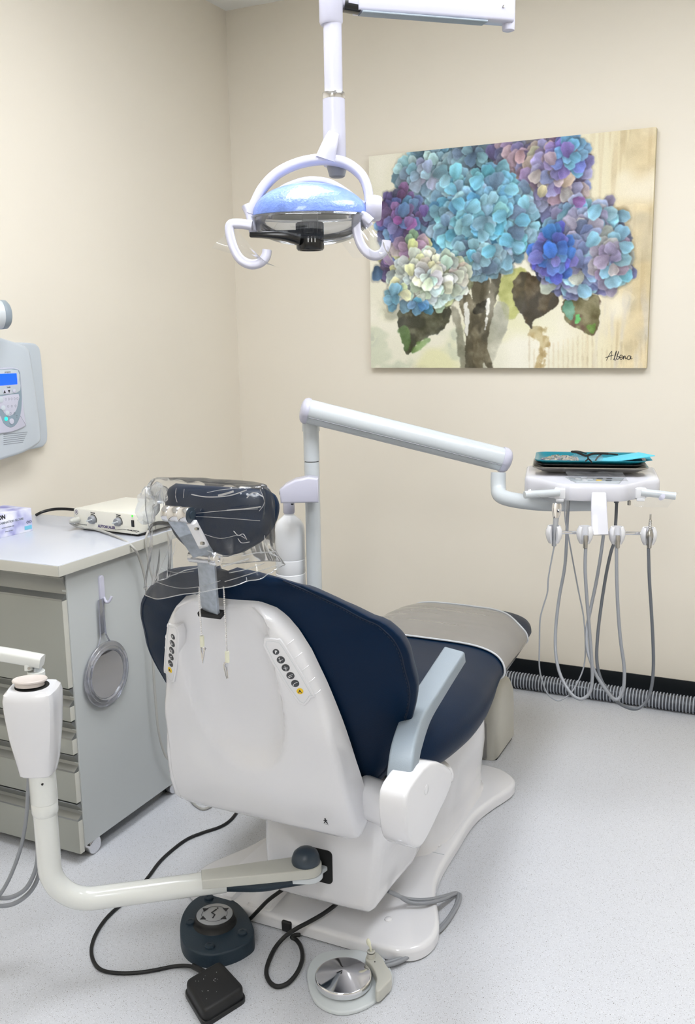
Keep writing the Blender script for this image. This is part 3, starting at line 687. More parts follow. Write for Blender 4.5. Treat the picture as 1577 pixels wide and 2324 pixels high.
# instruments and their hoses ------------------------------------------------
def hz(pts, d0, d1, k):
    n = len(pts); out = []
    for i, (a, b) in enumerate(pts):
        q = i/(n-1); dd = d0 if q < k else d0+(d1-d0)*min(1, (q-k)/.25); out.append(PD(1200+a*.2156, 1140+b*.2156, dd))
    return out
h1 = [(268, 455), (240, 600), (205, 800), (195, 950), (150, 1100), (118, 1240), (112, 1500), (110, 1720), (140, 1880), (200, 2020), (290, 2085), (350, 2075), (440, 2010), (520, 1880), (580, 1720), (595, 1500), (575, 1200), (520, 920), (460, 600), (415, 350), (385, 200), (372, -30)]
h2 = [(600, 440), (592, 700), (610, 1000), (630, 1250), (650, 1500), (665, 1720), (668, 1850), (650, 1980), (600, 2050), (530, 2070), (450, 2020), (370, 1900), (310, 1750), (280, 1550), (285, 1300), (320, 1000), (375, 700), (395, 450), (405, 200), (420, -30)]
h3 = [(922, 450), (925, 800), (940, 1150), (965, 1450), (1000, 1700), (1005, 1850), (990, 1980), (940, 2070), (880, 2060), (800, 1960), (710, 1820), (650, 1670), (612, 1520), (612, 1330), (650, 1120), (705, 860), (750, 600), (782, 370), (800, 150), (805, -30)]
h4 = [(1258, 440), (1268, 800), (1290, 1150), (1308, 1500), (1310, 1750), (1290, 1950), (1240, 2090), (1150, 2170), (1050, 2165), (930, 2100), (830, 1980), (750, 1840), (715, 1650), (725, 1400), (760, 1100), (815, 750), (865, 520), (895, 420), (915, 200), (925, -30)]
x, y, dp = HP[0]; O = PD(1257, 1240, dp); ud = (PD(1262, 1170, dp)-O).normalized()
sy = thing('air_water_syringe', O, 'silver air and water syringe in the leftmost holder of the rail', 'dental syringe')
mk('syringe_body', lathe(B(), O, ud, [(.005, 0), (.0062, .002), (.0068, .05), (.0080, .08)], 20), silverp, sy)
mk('syringe_head', ribbon(B(), [O+ud*.078, O+ud*.095, O+ud*.112, O+ud*.118], lambda t: .017+.010*math.sin(t*2.6), .016, tb, sm=4, rnd=.4), chrome, sy)
mk('syringe_button', lathe(B(), PD(1268, 1160, dp-.02), (.6, -.4, .5), [(.0045, 0), (.0045, .004), (.003, .005)], 14), chrome, sy)
mk('hose', tube(B(), hz(h1, 2.60, 2.68, .5), .0021, 8, 6), hose_g, sy)
for (x, y, dp), hp, rr, m, nm, lab, tipl in ((HP[1], h2, .0046, hose_g, 'handpiece_coupling', 'grey handpiece hose hanging from the holder just left of the drop plate', 0), (HP[2], h3, .0047, hose_g, 'handpiece_coupling', 'grey handpiece hose hanging from the holder just right of the drop plate', 0), (HP[3], h4, .0045, hose_d, 'motor_coupling', 'grey hose with a pointed ribbed metal coupling in the rightmost holder', 1)):
    O = PD(x+1, 1244, dp-.012); t = thing(nm, O, lab, 'handpiece hose', 'instrument hoses on the rail')
    mk('metal_sleeve', lathe(B(), O, (0, 0, 1), [(.0050, -.0), (.0062, .001), (.0062, .034), (.0052, .036)] if not tipl else [(.005, 0), (.0062, .001), (.0062, .024), (.0095, .03), (.0095, .04), (.0045, .05)], 18), steel, t)
    if tipl:
        pr = [(.0045, .05)]
        for k in range(5): pr += [(.0048, .052+k*.006), (.0032, .055+k*.006)]
        pr += [(.0025, .083), (.0025, .095), (.0018, .096)]
        mk('ribbed_tip', lathe(B(), O, (0, 0, 1), pr, 14), steel, t)
    mk('hose', tube(B(), hz(hp, dp-.012, 2.70, .5), rr, 10, 6), m, t)

# trays on the instrument head -------------------------------------------------
TB = ztp+.0225
def traym(bm, f, w, d, z, h, th=.0015, fl=.012, r=.03, taper=.03):
    """open tray with flared rim"""
    rings = []
    for (ww, dd, zz) in ((w-taper-fl, d-taper-fl, z), (w-taper*.4, d-taper*.4, z+h*.6), (w, d, z+h), (w+fl, d+fl, z+h+.001), (w+fl, d+fl, z+h-.002), (w-taper*.4+.004, d-taper*.4+.004, z+h*.5), (w-taper-fl+.004, d-taper-fl+.004, z-th)):
        rings.append([f.p(a, b, zz) for a, b in rrect(ww, dd, r, 5)])
    vs = [[bm.verts.new(p) for p in q] for q in rings]; n = len(vs[0])
    for i in range(len(vs)-1):
        for j in range(n): bm.faces.new((vs[i][j], vs[i][(j+1) % n], vs[i+1][(j+1) % n], vs[i+1][j]))
    bm.faces.new(vs[0]); bm.faces.new(vs[-1]); return bm
TF = Fr(H.p(-.005, .198, 0), te, tb)
mt = tag(mk('steel_tray', traym(B(), TF, .315, .20, TB-.003, .014), steel), 'stainless steel tray lying directly on the white instrument head', 'tray', 'stacked trays')
tag(mk('black_tray', traym(B(), TF, .300, .19, TB+.006, .014), blackg), 'thin black tray between the steel tray and the teal tray', 'tray', 'stacked trays')
tag(mk('teal_tray', traym(B(), TF, .302, .192, TB+.015, .016), teal), 'teal plastic tray on top of the tray stack', 'tray', 'stacked trays')
zt_ = TB+.017
# folded blue bib
bm = B(); f = Fr(TF.p(.03, -.01, zt_), te, tb)
g = []
for i in range(13):
    for j in range(9):
        a = -.16+.32*i/12; b = -.07+.14*j/8; z = .004+.010*max(0, (a-.03)/.13)**1.3+nz((a*20, b*20, 3), 1, .002)
        g.append(bm.verts.new(f.p(a*.9, b, z)))
for i in range(12):
    for j in range(8): bm.faces.new((g[i*9+j], g[(i+1)*9+j], g[(i+1)*9+j+1], g[i*9+j+1]))
bmesh.ops.solidify(bm, geom=bm.faces[:], thickness=.0015)
tag(mk('folded_bib', bm, paperb), 'folded light blue paper bib sticking up from the right of the teal tray', 'dental bib')
bm = B(); f2 = Fr(TF.p(.085, -.02, zt_+.012), (te+V((0, 0, .18))).normalized(), tb)
prism(bm, f2, [(-.075, -.055), (.095, -.07), (.06, .05), (-.05, .045)], 0, .0025, .0008)
tag(mk('paper_towel', bm, paperb), 'stiff blue paper sheet leaning over the right rim of the teal tray', 'paper')
# glasses
gl = thing('safety_glasses', TF.p(-.01, -.02, zt_+.012), 'black framed safety glasses resting on the blue bib', 'glasses')
gy = 2.62
def gp(x, y, d=2.68): return PD(x, y, d)
mk('brow_frame', tube(B(), [gp(1297, 1025), gp(1310, 1027), gp(1325, 1033), gp(1333, 1034), gp(1345, 1030), gp(1365, 1029), gp(1380, 1030)], .0026, 8, 4, flat=1.3), blackg, gl)
mk('nose_bridge', tube(B(), [gp(1333, 1034), gp(1334, 1041), gp(1328, 1047)], .0022, 8, 4), blackg, gl)
mk('nose_pad', tube(B(), [gp(1334, 1040), gp(1340, 1046), gp(1343, 1051)], .0022, 8, 4), blackg, gl)
mk('temple', tube(B(), [gp(1365, 1030, 2.70), gp(1380, 1030, 2.72), gp(1401, 1032, 2.74)], .0028, 8, 4), blackg, gl)
mk('temple', tube(B(), [gp(1366, 1030, 2.69), gp(1356, 1038, 2.69), gp(1351, 1046, 2.69)], .0024, 8, 4), blackg, gl)
mk('temple', tube(B(), [gp(1297, 1025, 2.68), gp(1310, 1024, 2.72), gp(1330, 1029, 2.75)], .0024, 8, 4), blackg, gl)
for c in ((1313, 1038), (1352, 1040)):
    fl = Fr(gp(*c, 2.682), _r, UP); mk('lens', prism(B(), fl, rrect(.04, .016, .007, 4), 0, .0012, .0004), lens_m, gl)
# crumpled plastic bag at the left of the tray
def crumple(bm, f, w, d, h, n=16, seed=0, a=.012):
    g = [[bm.verts.new(f.p(-w/2+w*i/n+nz((i, j, seed+9), .9, a*.7), -d/2+d*j/n, h*math.sin(math.pi*min(1, max(0, i/n)))*math.sin(math.pi*j/n)**.5+abs(nz((i*1.3, j*1.3, seed), .7, a)))) for j in range(n+1)] for i in range(n+1)]
    for i in range(n):
        for j in range(n): bm.faces.new((g[i][j], g[i+1][j], g[i+1][j+1], g[i][j+1]))
    return bm
tag(mk('instrument_pouch', crumple(B(), Fr(TF.p(-.085, -.02, zt_+.002), te, tb), .11, .10, .012, seed=2), film_c, ang=15), 'crumpled clear plastic pouch on the left side of the teal tray', 'plastic pouch')
# clear barrier films on the head and on its two handles
def sheet(name, pts, nx, ny, wob, m, label, cat, k=9., group=None):
    """bilinear sheet through four 3-D corners with folds"""
    a, b, c, d = pts; bm = B(); nrm = (b-a).cross(d-a).normalized()
    g = [[None]*(ny+1) for _ in range(nx+1)]
    for i in range(nx+1):
        for j in range(ny+1):
            u, v = i/nx, j/ny; p = a.lerp(b, u).lerp(d.lerp(c, u), v); g[i][j] = bm.verts.new(p+nrm*(noise.noise(V((u*k, v*k*.6, hash(name) % 7 if False else len(label)*.37)))*wob))
    for i in range(nx):
        for j in range(ny): bm.faces.new((g[i][j], g[i+1][j], g[i+1][j+1], g[i][j+1]))
    return tag(mk(name, bm, m, ang=180), label, cat, group)
kz = ztp+.016
sheet('barrier_film', [H.p(-.06, -.006, ztp+.010), H.p(.095, -.006, ztp+.012), H.p(.085, .10, ztp+.022), H.p(-.075, .10, ztp+.022)], 16, 10, .004, film_s, 'clear barrier film laid over the key pad of the instrument head', 'plastic film')
for lab, q in (('clear film wrapped round the left handle of the instrument head', [(1292, 1098, 2.63), (1192, 1112, 2.62), (1225, 1128, 2.62), (1290, 1160, 2.63)]), ('clear film with a torn white tab on the right handle of the instrument head', [(1422, 1108, 2.63), (1540, 1118, 2.62), (1515, 1152, 2.62), (1440, 1150, 2.63)])):
    sheet('handle_film', [PD(*k) for k in q], 14, 8, .006, film_s, lab, 'plastic film', k=4., group='films on the handles of the instrument head')
tag(mk('film_tab', ribbon(B(), [PD(1508, 1122, 2.61), PD(1503, 1128, 2.605), PD(1496, 1134, 2.61)], lambda t: .004+.010*math.sin(t*3.0), .001, tb, sm=4), lampw), 'small white torn tab stuck on the right handle film', 'plastic film')

# ================================================================ OPERATING LAMP
lp = thing('operating_lamp', PD(712, 500, 2.0), 'white overhead dental lamp with blue glass reflector and looped handles', 'dental lamp')
LD = 2.0; S = LD/FPX
def lq(x, y, d=0.): return PD(x, y, LD+d)
pc = lq(757, 215); lx, ly = pc.x, pc.y
lz = lambda py: PY(757, py, ly).z
mk('pole', lathe(B(), (lx, ly, 0), (0, 0, 1), [(.0192, lz(218)), (.0192, lz(50))], 32), lampw, lp)
mk('pole_ring', lathe(B(), (lx, ly, 0), (0, 0, 1), [(.0235, lz(226)), (.0240, lz(225)), (.0240, lz(212)), (.0235, lz(211))], 32), chrome, lp)
mk('lower_sleeve', lathe(B(), (lx, ly, 0), (0, 0, 1), [(.0225, lz(378)), (.0245, lz(374)), (.0240, lz(300)), (.0235, lz(226))], 32), lampw, lp)
mk('tilt_knob', lathe(B(), (lx+.004, ly+.002, 0), (0, 0, 1), [(.012, lz(404)), (.0165, lz(401)), (.0215, lz(381)), (.0215, lz(377))], 28), hose_g, lp)
mk('upper_joint', lathe(B(), (lx-.003, ly, 0), (0, 0, 1), [(.0215, lz(56)), (.0245, lz(50)), (.0245, lz(-40)), (.02, lz(-46))], 36), lampw, lp)
for py in (24, 46): mk('joint_screw', lathe(B(), PD(736, py, LD-.022), -FW, [(.0028, 0), (.0028, .0015), (.0015, .0015), (.0015, .0005)], 12), steel, lp)
a0 = PD(775, 6, 2.0); a1 = PD(1158, 28, 2.125); adv = (a1-a0); adv.z = 0; adv.normalize()
mk('arm_knuckle', ribbon(B(), [PD(772, -2, 2.0), PD(812, 2, 2.01)], .035, .036, (0, 0, 1), sm=1, rnd=.2), lampw, lp)
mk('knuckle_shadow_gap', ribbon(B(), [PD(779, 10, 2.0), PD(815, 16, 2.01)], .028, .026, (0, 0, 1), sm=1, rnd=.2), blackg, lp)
mk('arm', ribbon(B(), [PD(806, 0, 2.01), PD(1000, 14, 2.07), PD(1156, 27, 2.125)], .042, .052, (0, 0, 1), sm=2, rnd=.16), lampw, lp)
mk('arm_underside', ribbon(B(), [PD(818, 30, 2.01), PD(1100, 52, 2.10)], .030, .004, (0, 0, 1), sm=1), armgrey, lp)
ec = PD(1154, 30, 2.125)
mk('arm_end', lathe(B(), (ec.x, ec.y, 0), (0, 0, 1), [(.008, ec.z-.038), (.0135, ec.z-.036), (.0145, ec.z-.02), (.0145, ec.z+.05), (.012, ec.z+.05)], 28), lampw, lp)
mk('ceiling_pole', lathe(B(), (ec.x, ec.y, 0), (0, 0, 1), [(.0125, ec.z+.04), (.0125, CEIL-.03), (.06, CEIL-.03), (.065, CEIL-.0005)], 28), lampw, lp)
mk('arm_screw', lathe(B(), PD(1143, 15, 2.095), -FW, [(.003, 0), (.003, .0015), (.001, .002)], 12), steel, lp)
# yoke
mk('neck', ribbon(B(), [lq(757, 305, -.012), lq(748, 330, -.016), lq(738, 362, -.012)], lambda t: .024+.018*t, .018, -FW, sm=4, rnd=.3), lampw, lp)
yk = [(568, 488), (578, 462), (598, 425), (632, 392), (680, 370), (735, 362), (785, 371), (820, 398), (834, 430), (838, 462)]
mk('yoke', ribbon(B(), [lq(x, y, -.005+.0*x) for x, y in yk], .019, .026, -FW, sm=6, rnd=.3), lampw, lp)
ia = [(584, 512), (602, 477), (638, 438), (680, 419), (712, 415), (750, 421), (790, 445), (815, 466), (846, 474)]
mk('reflector_frame', ribbon(B(), [lq(x, y, .012) for x, y in ia], .014, .045, -FW, sm=6, rnd=.3), lampw, lp)
Zc = lq(704, 489).z; LC = V((lq(704, 489).x, lq(704, 489).y, Zc)); RL = .121
rs = .70
def ell(bmx, O, rx, rd, prof, n=56):
    ex = V((RT.x, RT.y, 0)).normalized(); ey = V((-ex.y, ex.x, 0)); tz = (V((0, 0, 1))+ex*-.03).normalized()
    return loft(bmx, [[V(O)+ex*(rx*k*math.cos(a))+ey*(rd*k*math.sin(a))+tz*h for a in [2*math.pi*j/n for j in range(n)]] for k, h in prof], cap=False)
DP = [(1, 0)]+[(math.cos(a), .066*math.sin(a)) for a in [math.pi/2*i/14 for i in range(1, 14)]]+[(.02, .066)]
bm = ell(B(), LC, .122, .080, DP); bmesh.ops.holes_fill(bm, edges=bm.edges[:], sides=0) if False else None
mk('reflector_dome', bm, dome_m, lp, ang=180)
mk('reflector_inner', ell(B(), LC-V((0, 0, .001)), .118, .077, [(k, h*.92) for k, h in DP]), chrome, lp, ang=180)
ex = V((RT.x, RT.y, 0)).normalized(); ey = V((-ex.y, ex.x, 0))
bm = B(); tube(bm, [LC+ex*(.124*math.cos(a))+ey*(.082*math.sin(a))+V((0, 0, -.003-.0*math.cos(a))) for a in [2*math.pi*j/48 for j in range(48)]], .0022, 8, 1, closed=True); mk('rim', bm, shield, lp)
mk('light_shield', ell(B(), LC-V((0, 0, .003)), .124, .084, [(1, 0)]+[(math.cos(a)**.8, -.058*math.sin(a)) for a in [math.pi/2*i/10 for i in range(1, 10)]]), shield, lp, ang=180)
bz = LC+ex*.0-ey*.03
bc = lq(703, 512, -.02)
pr = [(.0, .006), (.027, .006), (.029, .003)]+[(.029, -.024), (.0285, -.025), (.029, -.026), (.029, -.046), (.026, -.050), (.023, -.050), (.022, -.047), (0, -.047)]
bh = mk('bulb_housing', lathe(B(), bc, (0, 0, 1), pr, 40), blackg, lp)
bm = B()
for k in range(9):
    a = math.radians(-165+18*k); c = bc+V((.0293*math.cos(a+YAW), .0293*math.sin(a+YAW), -.008)); rbox(bm, Fr(c, V((-math.sin(a+YAW), math.cos(a+YAW), 0)), (0, 0, 1)), (0, 0, 0), (.0035, .024, .0012), .0004)
mk('vent_slot', bm, dark, bh)
bm = B()
for k in range(3):
    a = math.radians(-96+14*k); c = bc+V((.0294*math.cos(a+YAW), .0294*math.sin(a+YAW), -.032)); rbox(bm, Fr(c, V((-math.sin(a+YAW), math.cos(a+YAW), 0)), (0, 0, 1)), (0, 0, 0), (.0018, .008, .0012), .0004)
mk('status_slot', bm, btnw, bh)
mk('bulb_arm', ribbon(B(), [lq(568, 533, -.03), lq(600, 533, -.035), lq(645, 535, -.035), lq(680, 540, -.03)], lambda t: .010+.022*t*t, lambda t: .012+.02*t, -FW, sm=5, rnd=.3), blackg, lp)
mk('bulb_bracket', rbox(B(), Fr(lq(703, 495, -.01), ex, ey), (0, 0, 0), (.034, .03, .024), .003), recess, lp)
# pivots
mk('left_pivot', ribbon(B(), [lq(560, 468, .0), lq(568, 490, .0), lq(575, 530, -.005)], lambda t: .022-.006*t, .034, -FW, sm=4, rnd=.35), lampw, lp)
mk('right_pivot', lathe(B(), lq(829, 472, 0), ex*.97-V((0, 0, .05)), [(.020, 0), (.026, .001), (.027, .003), (.027, .020), (.0265, .021), (.0255, .030), (.022, .034)], 32), lampw, lp)
mk('right_hinge', ribbon(B(), [lq(812, 492, -.02), lq(828, 502, -.018), lq(838, 515, -.015)], .016, .03, -FW, sm=3, rnd=.3), lampw, lp)
hl = [(572, 512), (545, 508), (524, 510), (521, 528), (530, 562), (545, 588), (568, 600), (590, 596), (603, 583), (606, 568)]
hr = [(842, 505), (826, 492), (812, 493), (808, 512), (815, 545), (828, 568), (846, 580), (864, 577), (874, 563), (877, 547)]
for h, nm in ((hl, 'handle'), (hr, 'handle')):
    mk(nm, ribbon(B(), [lq(x, y, -.03-.0*i) for i, (x, y) in enumerate(h)], .019, .016, -FW, sm=6, rnd=.28), lampw, lp)
sheet('lamp_handle_film', [lq(530, 512, -.035), lq(480, 562, -.03), lq(635, 608, -.03), lq(600, 596, -.045)], 14, 10, .006, film_s, 'clear plastic film hanging on the left loop handle of the lamp', 'plastic film', k=3., group='plastic films on the lamp handles')
sheet('lamp_handle_film', [lq(838, 512, -.04), lq(770, 545, -.03), lq(800, 585, -.03), lq(880, 582, -.045)], 14, 10, .006, film_s, 'clear plastic film on the inner side of the right loop handle of the lamp', 'plastic film', k=3., group='plastic films on the lamp handles')
sheet('lamp_handle_film', [lq(838, 515, -.045), lq(882, 560, -.04), lq(908, 625, -.03), lq(862, 582, -.045)], 14, 10, .006, film_s, 'narrow clear film strip trailing off the right loop handle of the lamp', 'plastic film', k=3., group='plastic films on the lamp handles')

# ================================================================ ASSISTANT ARM
PT = V((-1.338, 1.35, 0))
aa = thing('assistant_arm', (PT.x, PT.y, .2), 'off white bent tube arm with a white suction head and beige cap, left foreground', 'assistant arm')
zt0 = .195
pin = PZ(690, 1962, .225)
tb0 = PZ(512, 1999, zt0)
e = V((tb0.x-PT.x, tb0.y-PT.y, 0)).normalized()
pth = [tb0, tb0.lerp(V((PT.x, PT.y, zt0)), .35), tb0.lerp(V((PT.x, PT.y, zt0)), .68)]
Rb = .085
for k in range(0, 8):
    a = math.pi/2*k/7; pth.append(V((PT.x, PT.y, zt0))+e*(Rb-Rb*math.sin(a))+V((0, 0, Rb-Rb*math.cos(a))))
pth += [V((PT.x, PT.y, .33)), V((PT.x, PT.y, .45))]
mk('bent_tube', tube(B(), pth, .0240, 28, 3), offw, aa)
mk('post_collar', lathe(B(), (PT.x, PT.y, 0), (0, 0, 1), [(.0240, .398), (.0255, .400), (.0265, .406), (.0265, .424), (.0258, .425), (.0270, .426), (.0268, .50)], 36), offw, aa)
mk('set_screw', lathe(B(), PY(96, 1780, 1.329), -FW, [(.0022, -.004), (.0022, .0012), (.001, .0012)], 12), blackg, aa)
# lever and knuckle
lv = [PZ(456, 1990, .235), PZ(456, 1972, .235)]
L0 = PZ(470, 1985, .235); L1 = PZ(697, 1958, .235); ld = (L1-L0); ld.z = 0; LL = ld.length; lf = Fr((L0.x, L0.y, 0), ld, ez=(0, 0, 1))
o = [(-.012, -.021), (-.012, .021), (LL*.5, .027), (LL, .031)]+[(LL+.031*math.sin(a), .031*math.cos(a)) for a in [math.pi*k/12 for k in range(1, 12)]]+[(LL, -.031), (LL*.5, -.027)]
mk('lever', prism(B(), lf, o, .214, .236, .003, 3, True), covbg, aa)
mk('lever_lower_plate', prism(B(), lf, [(LL-.035, .02), (LL, .030)]+[(LL+.034*math.sin(a), .030*math.cos(a)) for a in [math.pi*k/12 for k in range(1, 12)]]+[(LL, -.030), (LL-.035, -.02)], .200, .2135, .003, 3, True), lgrey, aa)
mk('pivot_arm', ribbon(B(), [L1+V((0, 0, -.028)), V((sf.O.x-.003, 1.700, sf.O.z-.004))], .042, .012, (0, 0, 1), sm=1), lgrey, aa)
mk('knob', lathe(B(), (L1.x-.003, L1.y, .236), (0, 0, 1), [(.030, 0), (.031, .004), (.030, .012), (.026, .022), (.018, .029), (.008, .032), (0, .0325)], 36), knobd, aa)
bm = B(); P = cr([tb0-e*-.002+V((0, 0, -.004)), PZ(590, 2003, .19), PZ(640, 1995, .195), PZ(700, 1985, .205)], 14); tube(bm, P, .019, 14, 1)
for i in range(0, len(P)-1):
    for q in (0, .33, .66):
        c = P[i].lerp(P[i+1], q); T = (P[i+1]-P[i]).normalized(); tube(bm, [c, c+T*.0012], .0182, 14, 1)
mk('bellows', bm, teald, aa)
# suction head
cw = _r; cb = V((-_r.y, _r.x, 0)); cf = Fr((PT.x-.008, PT.y, 0), cw, cb)
def hring(z, w, d, ch, dy=0):
    o = [(-w/2+ch, -d/2), (w/2-ch, -d/2), (w/2, -d/2+ch*1.2), (w/2, d/2-ch), (w/2-ch, d/2), (-w/2+ch, d/2), (-w/2, d/2-ch), (-w/2, -d/2+ch*1.2)]
    return [V((p.x, p.y, p.z)) for p in cr([cf.p(a, b+dy, z) for a, b in o], 3, True)]
rings = [hring(.488, .060, .056, .010), hring(.491, .066, .062, .012), hring(.515, .079, .070, .017), hring(.575, .092, .082, .015), hring(.63, .099, .086, .014), hring(.652, .100, .086, .014), hring(.664, .095, .081, .013), hring(.671, .082, .070, .011)]
mk('suction_head', loft(B(), rings), white, aa, ang=28)
zc = .671
mk('cap_recess', lathe(B(), cf.p(0, 0, zc-.001), (0, 0, 1), [(.0335, 0), (.0335, .0014)], 32), dark, aa)
mk('cap', lathe(B(), cf.p(-.004, 0, zc), (-.06, .10, 1), [(.028, .001), (.028, .008), (.0335, .010), (.034, .013), (.0325, .015), (.027, .0135), (0, .013)], 40), beige, aa)
# holder arm behind the head
h0 = PD(-40, 1478, 2.07); h1_ = PD(92, 1498, 2.07)
mk('holder_arm', ribbon(B(), [h0, h0.lerp(h1_, .5), PD(96, 1501, 2.07)], .034, .026, (0, 0, 1), sm=2, rnd=.25), offw, aa)
mk('arm_hinge', ribbon(B(), [PD(66, 1500, 2.07), PD(67, 1520, 2.07)], .017, .03, -FW, sm=1, rnd=.4), offw, aa)
mk('hinge_link', ribbon(B(), [PD(86, 1502, 2.08), PD(86, 1535, 2.08)], .014, .026, -FW, sm=1, rnd=.4), lgrey, aa)
cyl('hinge_base', PD(83, 1538, 2.08), (0, 0, 1), .019, .016, offw, aa)
mk('hinge_screw', lathe(B(), PD(66, 1517, 2.052), -FW, [(.0035, 0), (.0035, .0012), (.0015, .0012), (.0015, .0004)], 12), steel, aa)
SH = ('suction hoses by the assistant arm',)
for k, (pp, r, lab) in enumerate((([(66, 1740), (64, 1780), (60, 1850), (48, 1920), (25, 1985), (0, 2030), (-30, 2062)], .0042, 'thin grey hose dropping from the suction head in front of the drawers'),
        ([(84, 1880), (86, 1935), (80, 1975), (60, 2015), (30, 2035), (0, 2038), (-40, 2030)], .0048, 'grey hose looping low behind the bent tube, inner curve'),
        ([(92, 1880), (92, 1940), (88, 1985), (70, 2022), (38, 2048), (5, 2056), (-40, 2052)], .0048, 'grey hose looping low behind the bent tube, outer curve'))):
    tag(mk('suction_hose', tube(B(), [PD(a, b, 2.02+.018*k) for a, b in pp], r, 10, 6), hose_g), lab, 'hose', 'suction hoses by the assistant arm')

# ================================================================ MOBILE CABINET
cbx0, cbx1, cby0, cby1 = -2.12, -1.612, 1.775, 2.20
cab = thing('mobile_cabinet', ((cbx0+cbx1)/2, 1.98, 0), 'grey laminate drawer cabinet on casters with a white worktop', 'cabinet')
zb, ztop = .045, .757
mk('side_panel', rbox(B(), WORLD, (cbx1-.009, (cby0+cby1)/2-.008, (zb+ztop+.02)/2), (.018, cby1-cby0+.016, ztop-zb+.02), .0012), cab_m, cab)
mk('side_panel', rbox(B(), WORLD, (cbx0+.009, (cby0+cby1)/2, (zb+ztop+.02)/2), (.018, cby1-cby0, ztop-zb+.02), .0012), cab_m, cab)
mk('back_panel', rbox(B(), WORLD, ((cbx0+cbx1)/2, cby1-.006, (zb+ztop)/2), (cbx1-cbx0-.036, .012, ztop-zb), .001), cab_m, cab)
mk('bottom_panel', rbox(B(), WORLD, ((cbx0+cbx1)/2, (cby0+cby1)/2, zb+.009), (cbx1-cbx0-.036, cby1-cby0-.024, .018), .001), cab_m, cab)
mk('inner_carcass', rbox(B(), WORLD, ((cbx0+cbx1)/2, (cby0+cby1)/2+.01, (zb+ztop)/2+.01), (cbx1-cbx0-.04, cby1-cby0-.04, ztop-zb-.03), .001), dark, cab)
mk('top_spacer', rbox(B(), WORLD, ((cbx0+cbx1)/2, (cby0+cby1)/2, .776), (cbx1-cbx0-.03, cby1-cby0-.03, .012), .001), dark, cab)
wt = mk('worktop', rbox(B(), WORLD, ((-2.14-1.595)/2, (1.715+2.225)/2, .7955), (-1.595+2.14, 2.225-1.715, .029), .0015), top_m, cab)
mk('edge_band', rbox(B(), WORLD, ((-2.14-1.595)/2, 1.7145, .7948), (-1.595+2.14, .0012, .0265), .0004), edge_m, wt)
mk('edge_band', rbox(B(), WORLD, (-1.5946, (1.715+2.225)/2, .7948), (.0012, 2.225-1.715, .0265), .0004), edge_m, wt)
dz = [(.771, .483), (.480, .395), (.392, .305), (.302, .172), (.168, .030)]
for k, (z1, z0) in enumerate(dz):
    x0, x1 = cbx0+.003, cbx1-.005; w = x1-x0; hh = .047 if k else .060; hh = min(hh, (z1-z0)*.55)
    dr = mk('drawer', rbox(B(), WORLD, ((x0+x1)/2, 1.7505, (z0+z1-hh)/2), (w, .017, z1-hh-z0), .0012), cabf, cab)
    # curved aluminium grip profile along the top of the front
    bm = B(); sec = [(1.742, 0), (1.7425, .004), (1.749, .008), (1.7575, .014), (1.7595, .022), (1.756, hh*.62), (1.7475, hh*.86), (1.7435, hh-.002), (1.7435, hh), (1.7585, hh), (1.763, 0)]
    loft(bm, [[V((x, y, z1-hh+z)) for y, z in sec] for x in (x0, x1)]); mk('grip_profile', bm, recess, dr, ang=30)
    mk('edge_band', rbox(B(), WORLD, (x1+.0006, 1.7505, (z0+z1-hh)/2), (.0012, .0165, z1-hh-z0-.001), .0003), edge_m, dr)
for x, y in ((-1.655, 1.80), (-1.66, 2.165), (-2.08, 1.80), (-2.08, 2.165)):
    cs = mk('caster', lathe(B(), (x-.012, y+.004, .022), (1, 0, 0), [(.016, 0), (.0215, .003), (.022, .006), (.022, .022), (.0215, .025), (.016, .028)], 28), black, cab)
    mk('chrome_hood', lathe(B(), (x+.0175, y+.004, .024), (1, 0, 0), [(.014, 0), (.0225, .0005), (.0235, .002), (.0235, .017), (.021, .019), (.012, .0195)], 30), chrome, cs)
    cyl('stem', (x+.002, y, .043), (0, 0, 1), .008, .008, steel, cs)
# hook and hand mirror on the side panel
xs = cbx1
hk = thing('adhesive_hook', (xs, PX(230, 1340, xs).y, .70), 'white adhesive hook stuck on the grey cabinet side', 'hook')
hp = PX(229, 1338, xs); yy = hp.y; z1 = PX(229, 1305, xs).z; z0 = PX(232, 1372, xs).z
mk('hook_plate', prism(B(), Fr((xs, yy, (z0+z1)/2), (0, 1, 0), (0, 0, 1)), rrect(.018, z1-z0, .008, 5), 0, .006, .002), lampw, hk)
mk('hook_prong', tube(B(), [(xs+.005, yy+.003, z0+.020), (xs+.012, yy+.003, z0+.008), (xs+.020, yy+.006, z0+.010), (xs+.025, yy+.010, z0+.022)], .0038, 10, 5), lampw, hk)
mc = PX(247, 1530, xs+.014)
hm = thing('hand_mirror', (xs+.012, mc.y, mc.z-.07), 'round clear plastic hand mirror hanging from the white hook', 'hand mirror')
bm = B(); NR = 48; my, mz = mc.y, mc.z; ro = .088; ri = .064
prof = [(ri, .004), (ri, .012), (ri+.004, .015), (ri+.008, .013), (ro-.005, .012), (ro, .008), (ro-.003, .003), (ro-.01, .002)]
loft(bm, [[V((xs+h, my+r*math.cos(2*math.pi*j/NR), mz+r*math.sin(2*math.pi*j/NR))) for r, h in prof] for j in range(NR)], cap=False, loop=True)
mk('mirror_ring', bm, acry, hm, ang=40)
bm = B()
for rr, hh in ((ri+.001, .0125), (ro-.002, .010), (ri+.012, .0128)): tube(bm, [V((xs+hh, my+rr*math.cos(2*math.pi*j/NR), mz+rr*math.sin(2*math.pi*j/NR))) for j in range(NR)], .0007, 5, 1, closed=True)
mk('ring_edge', bm, film_c, hm)
mn = V((1, -.12, -.30)).normalized()
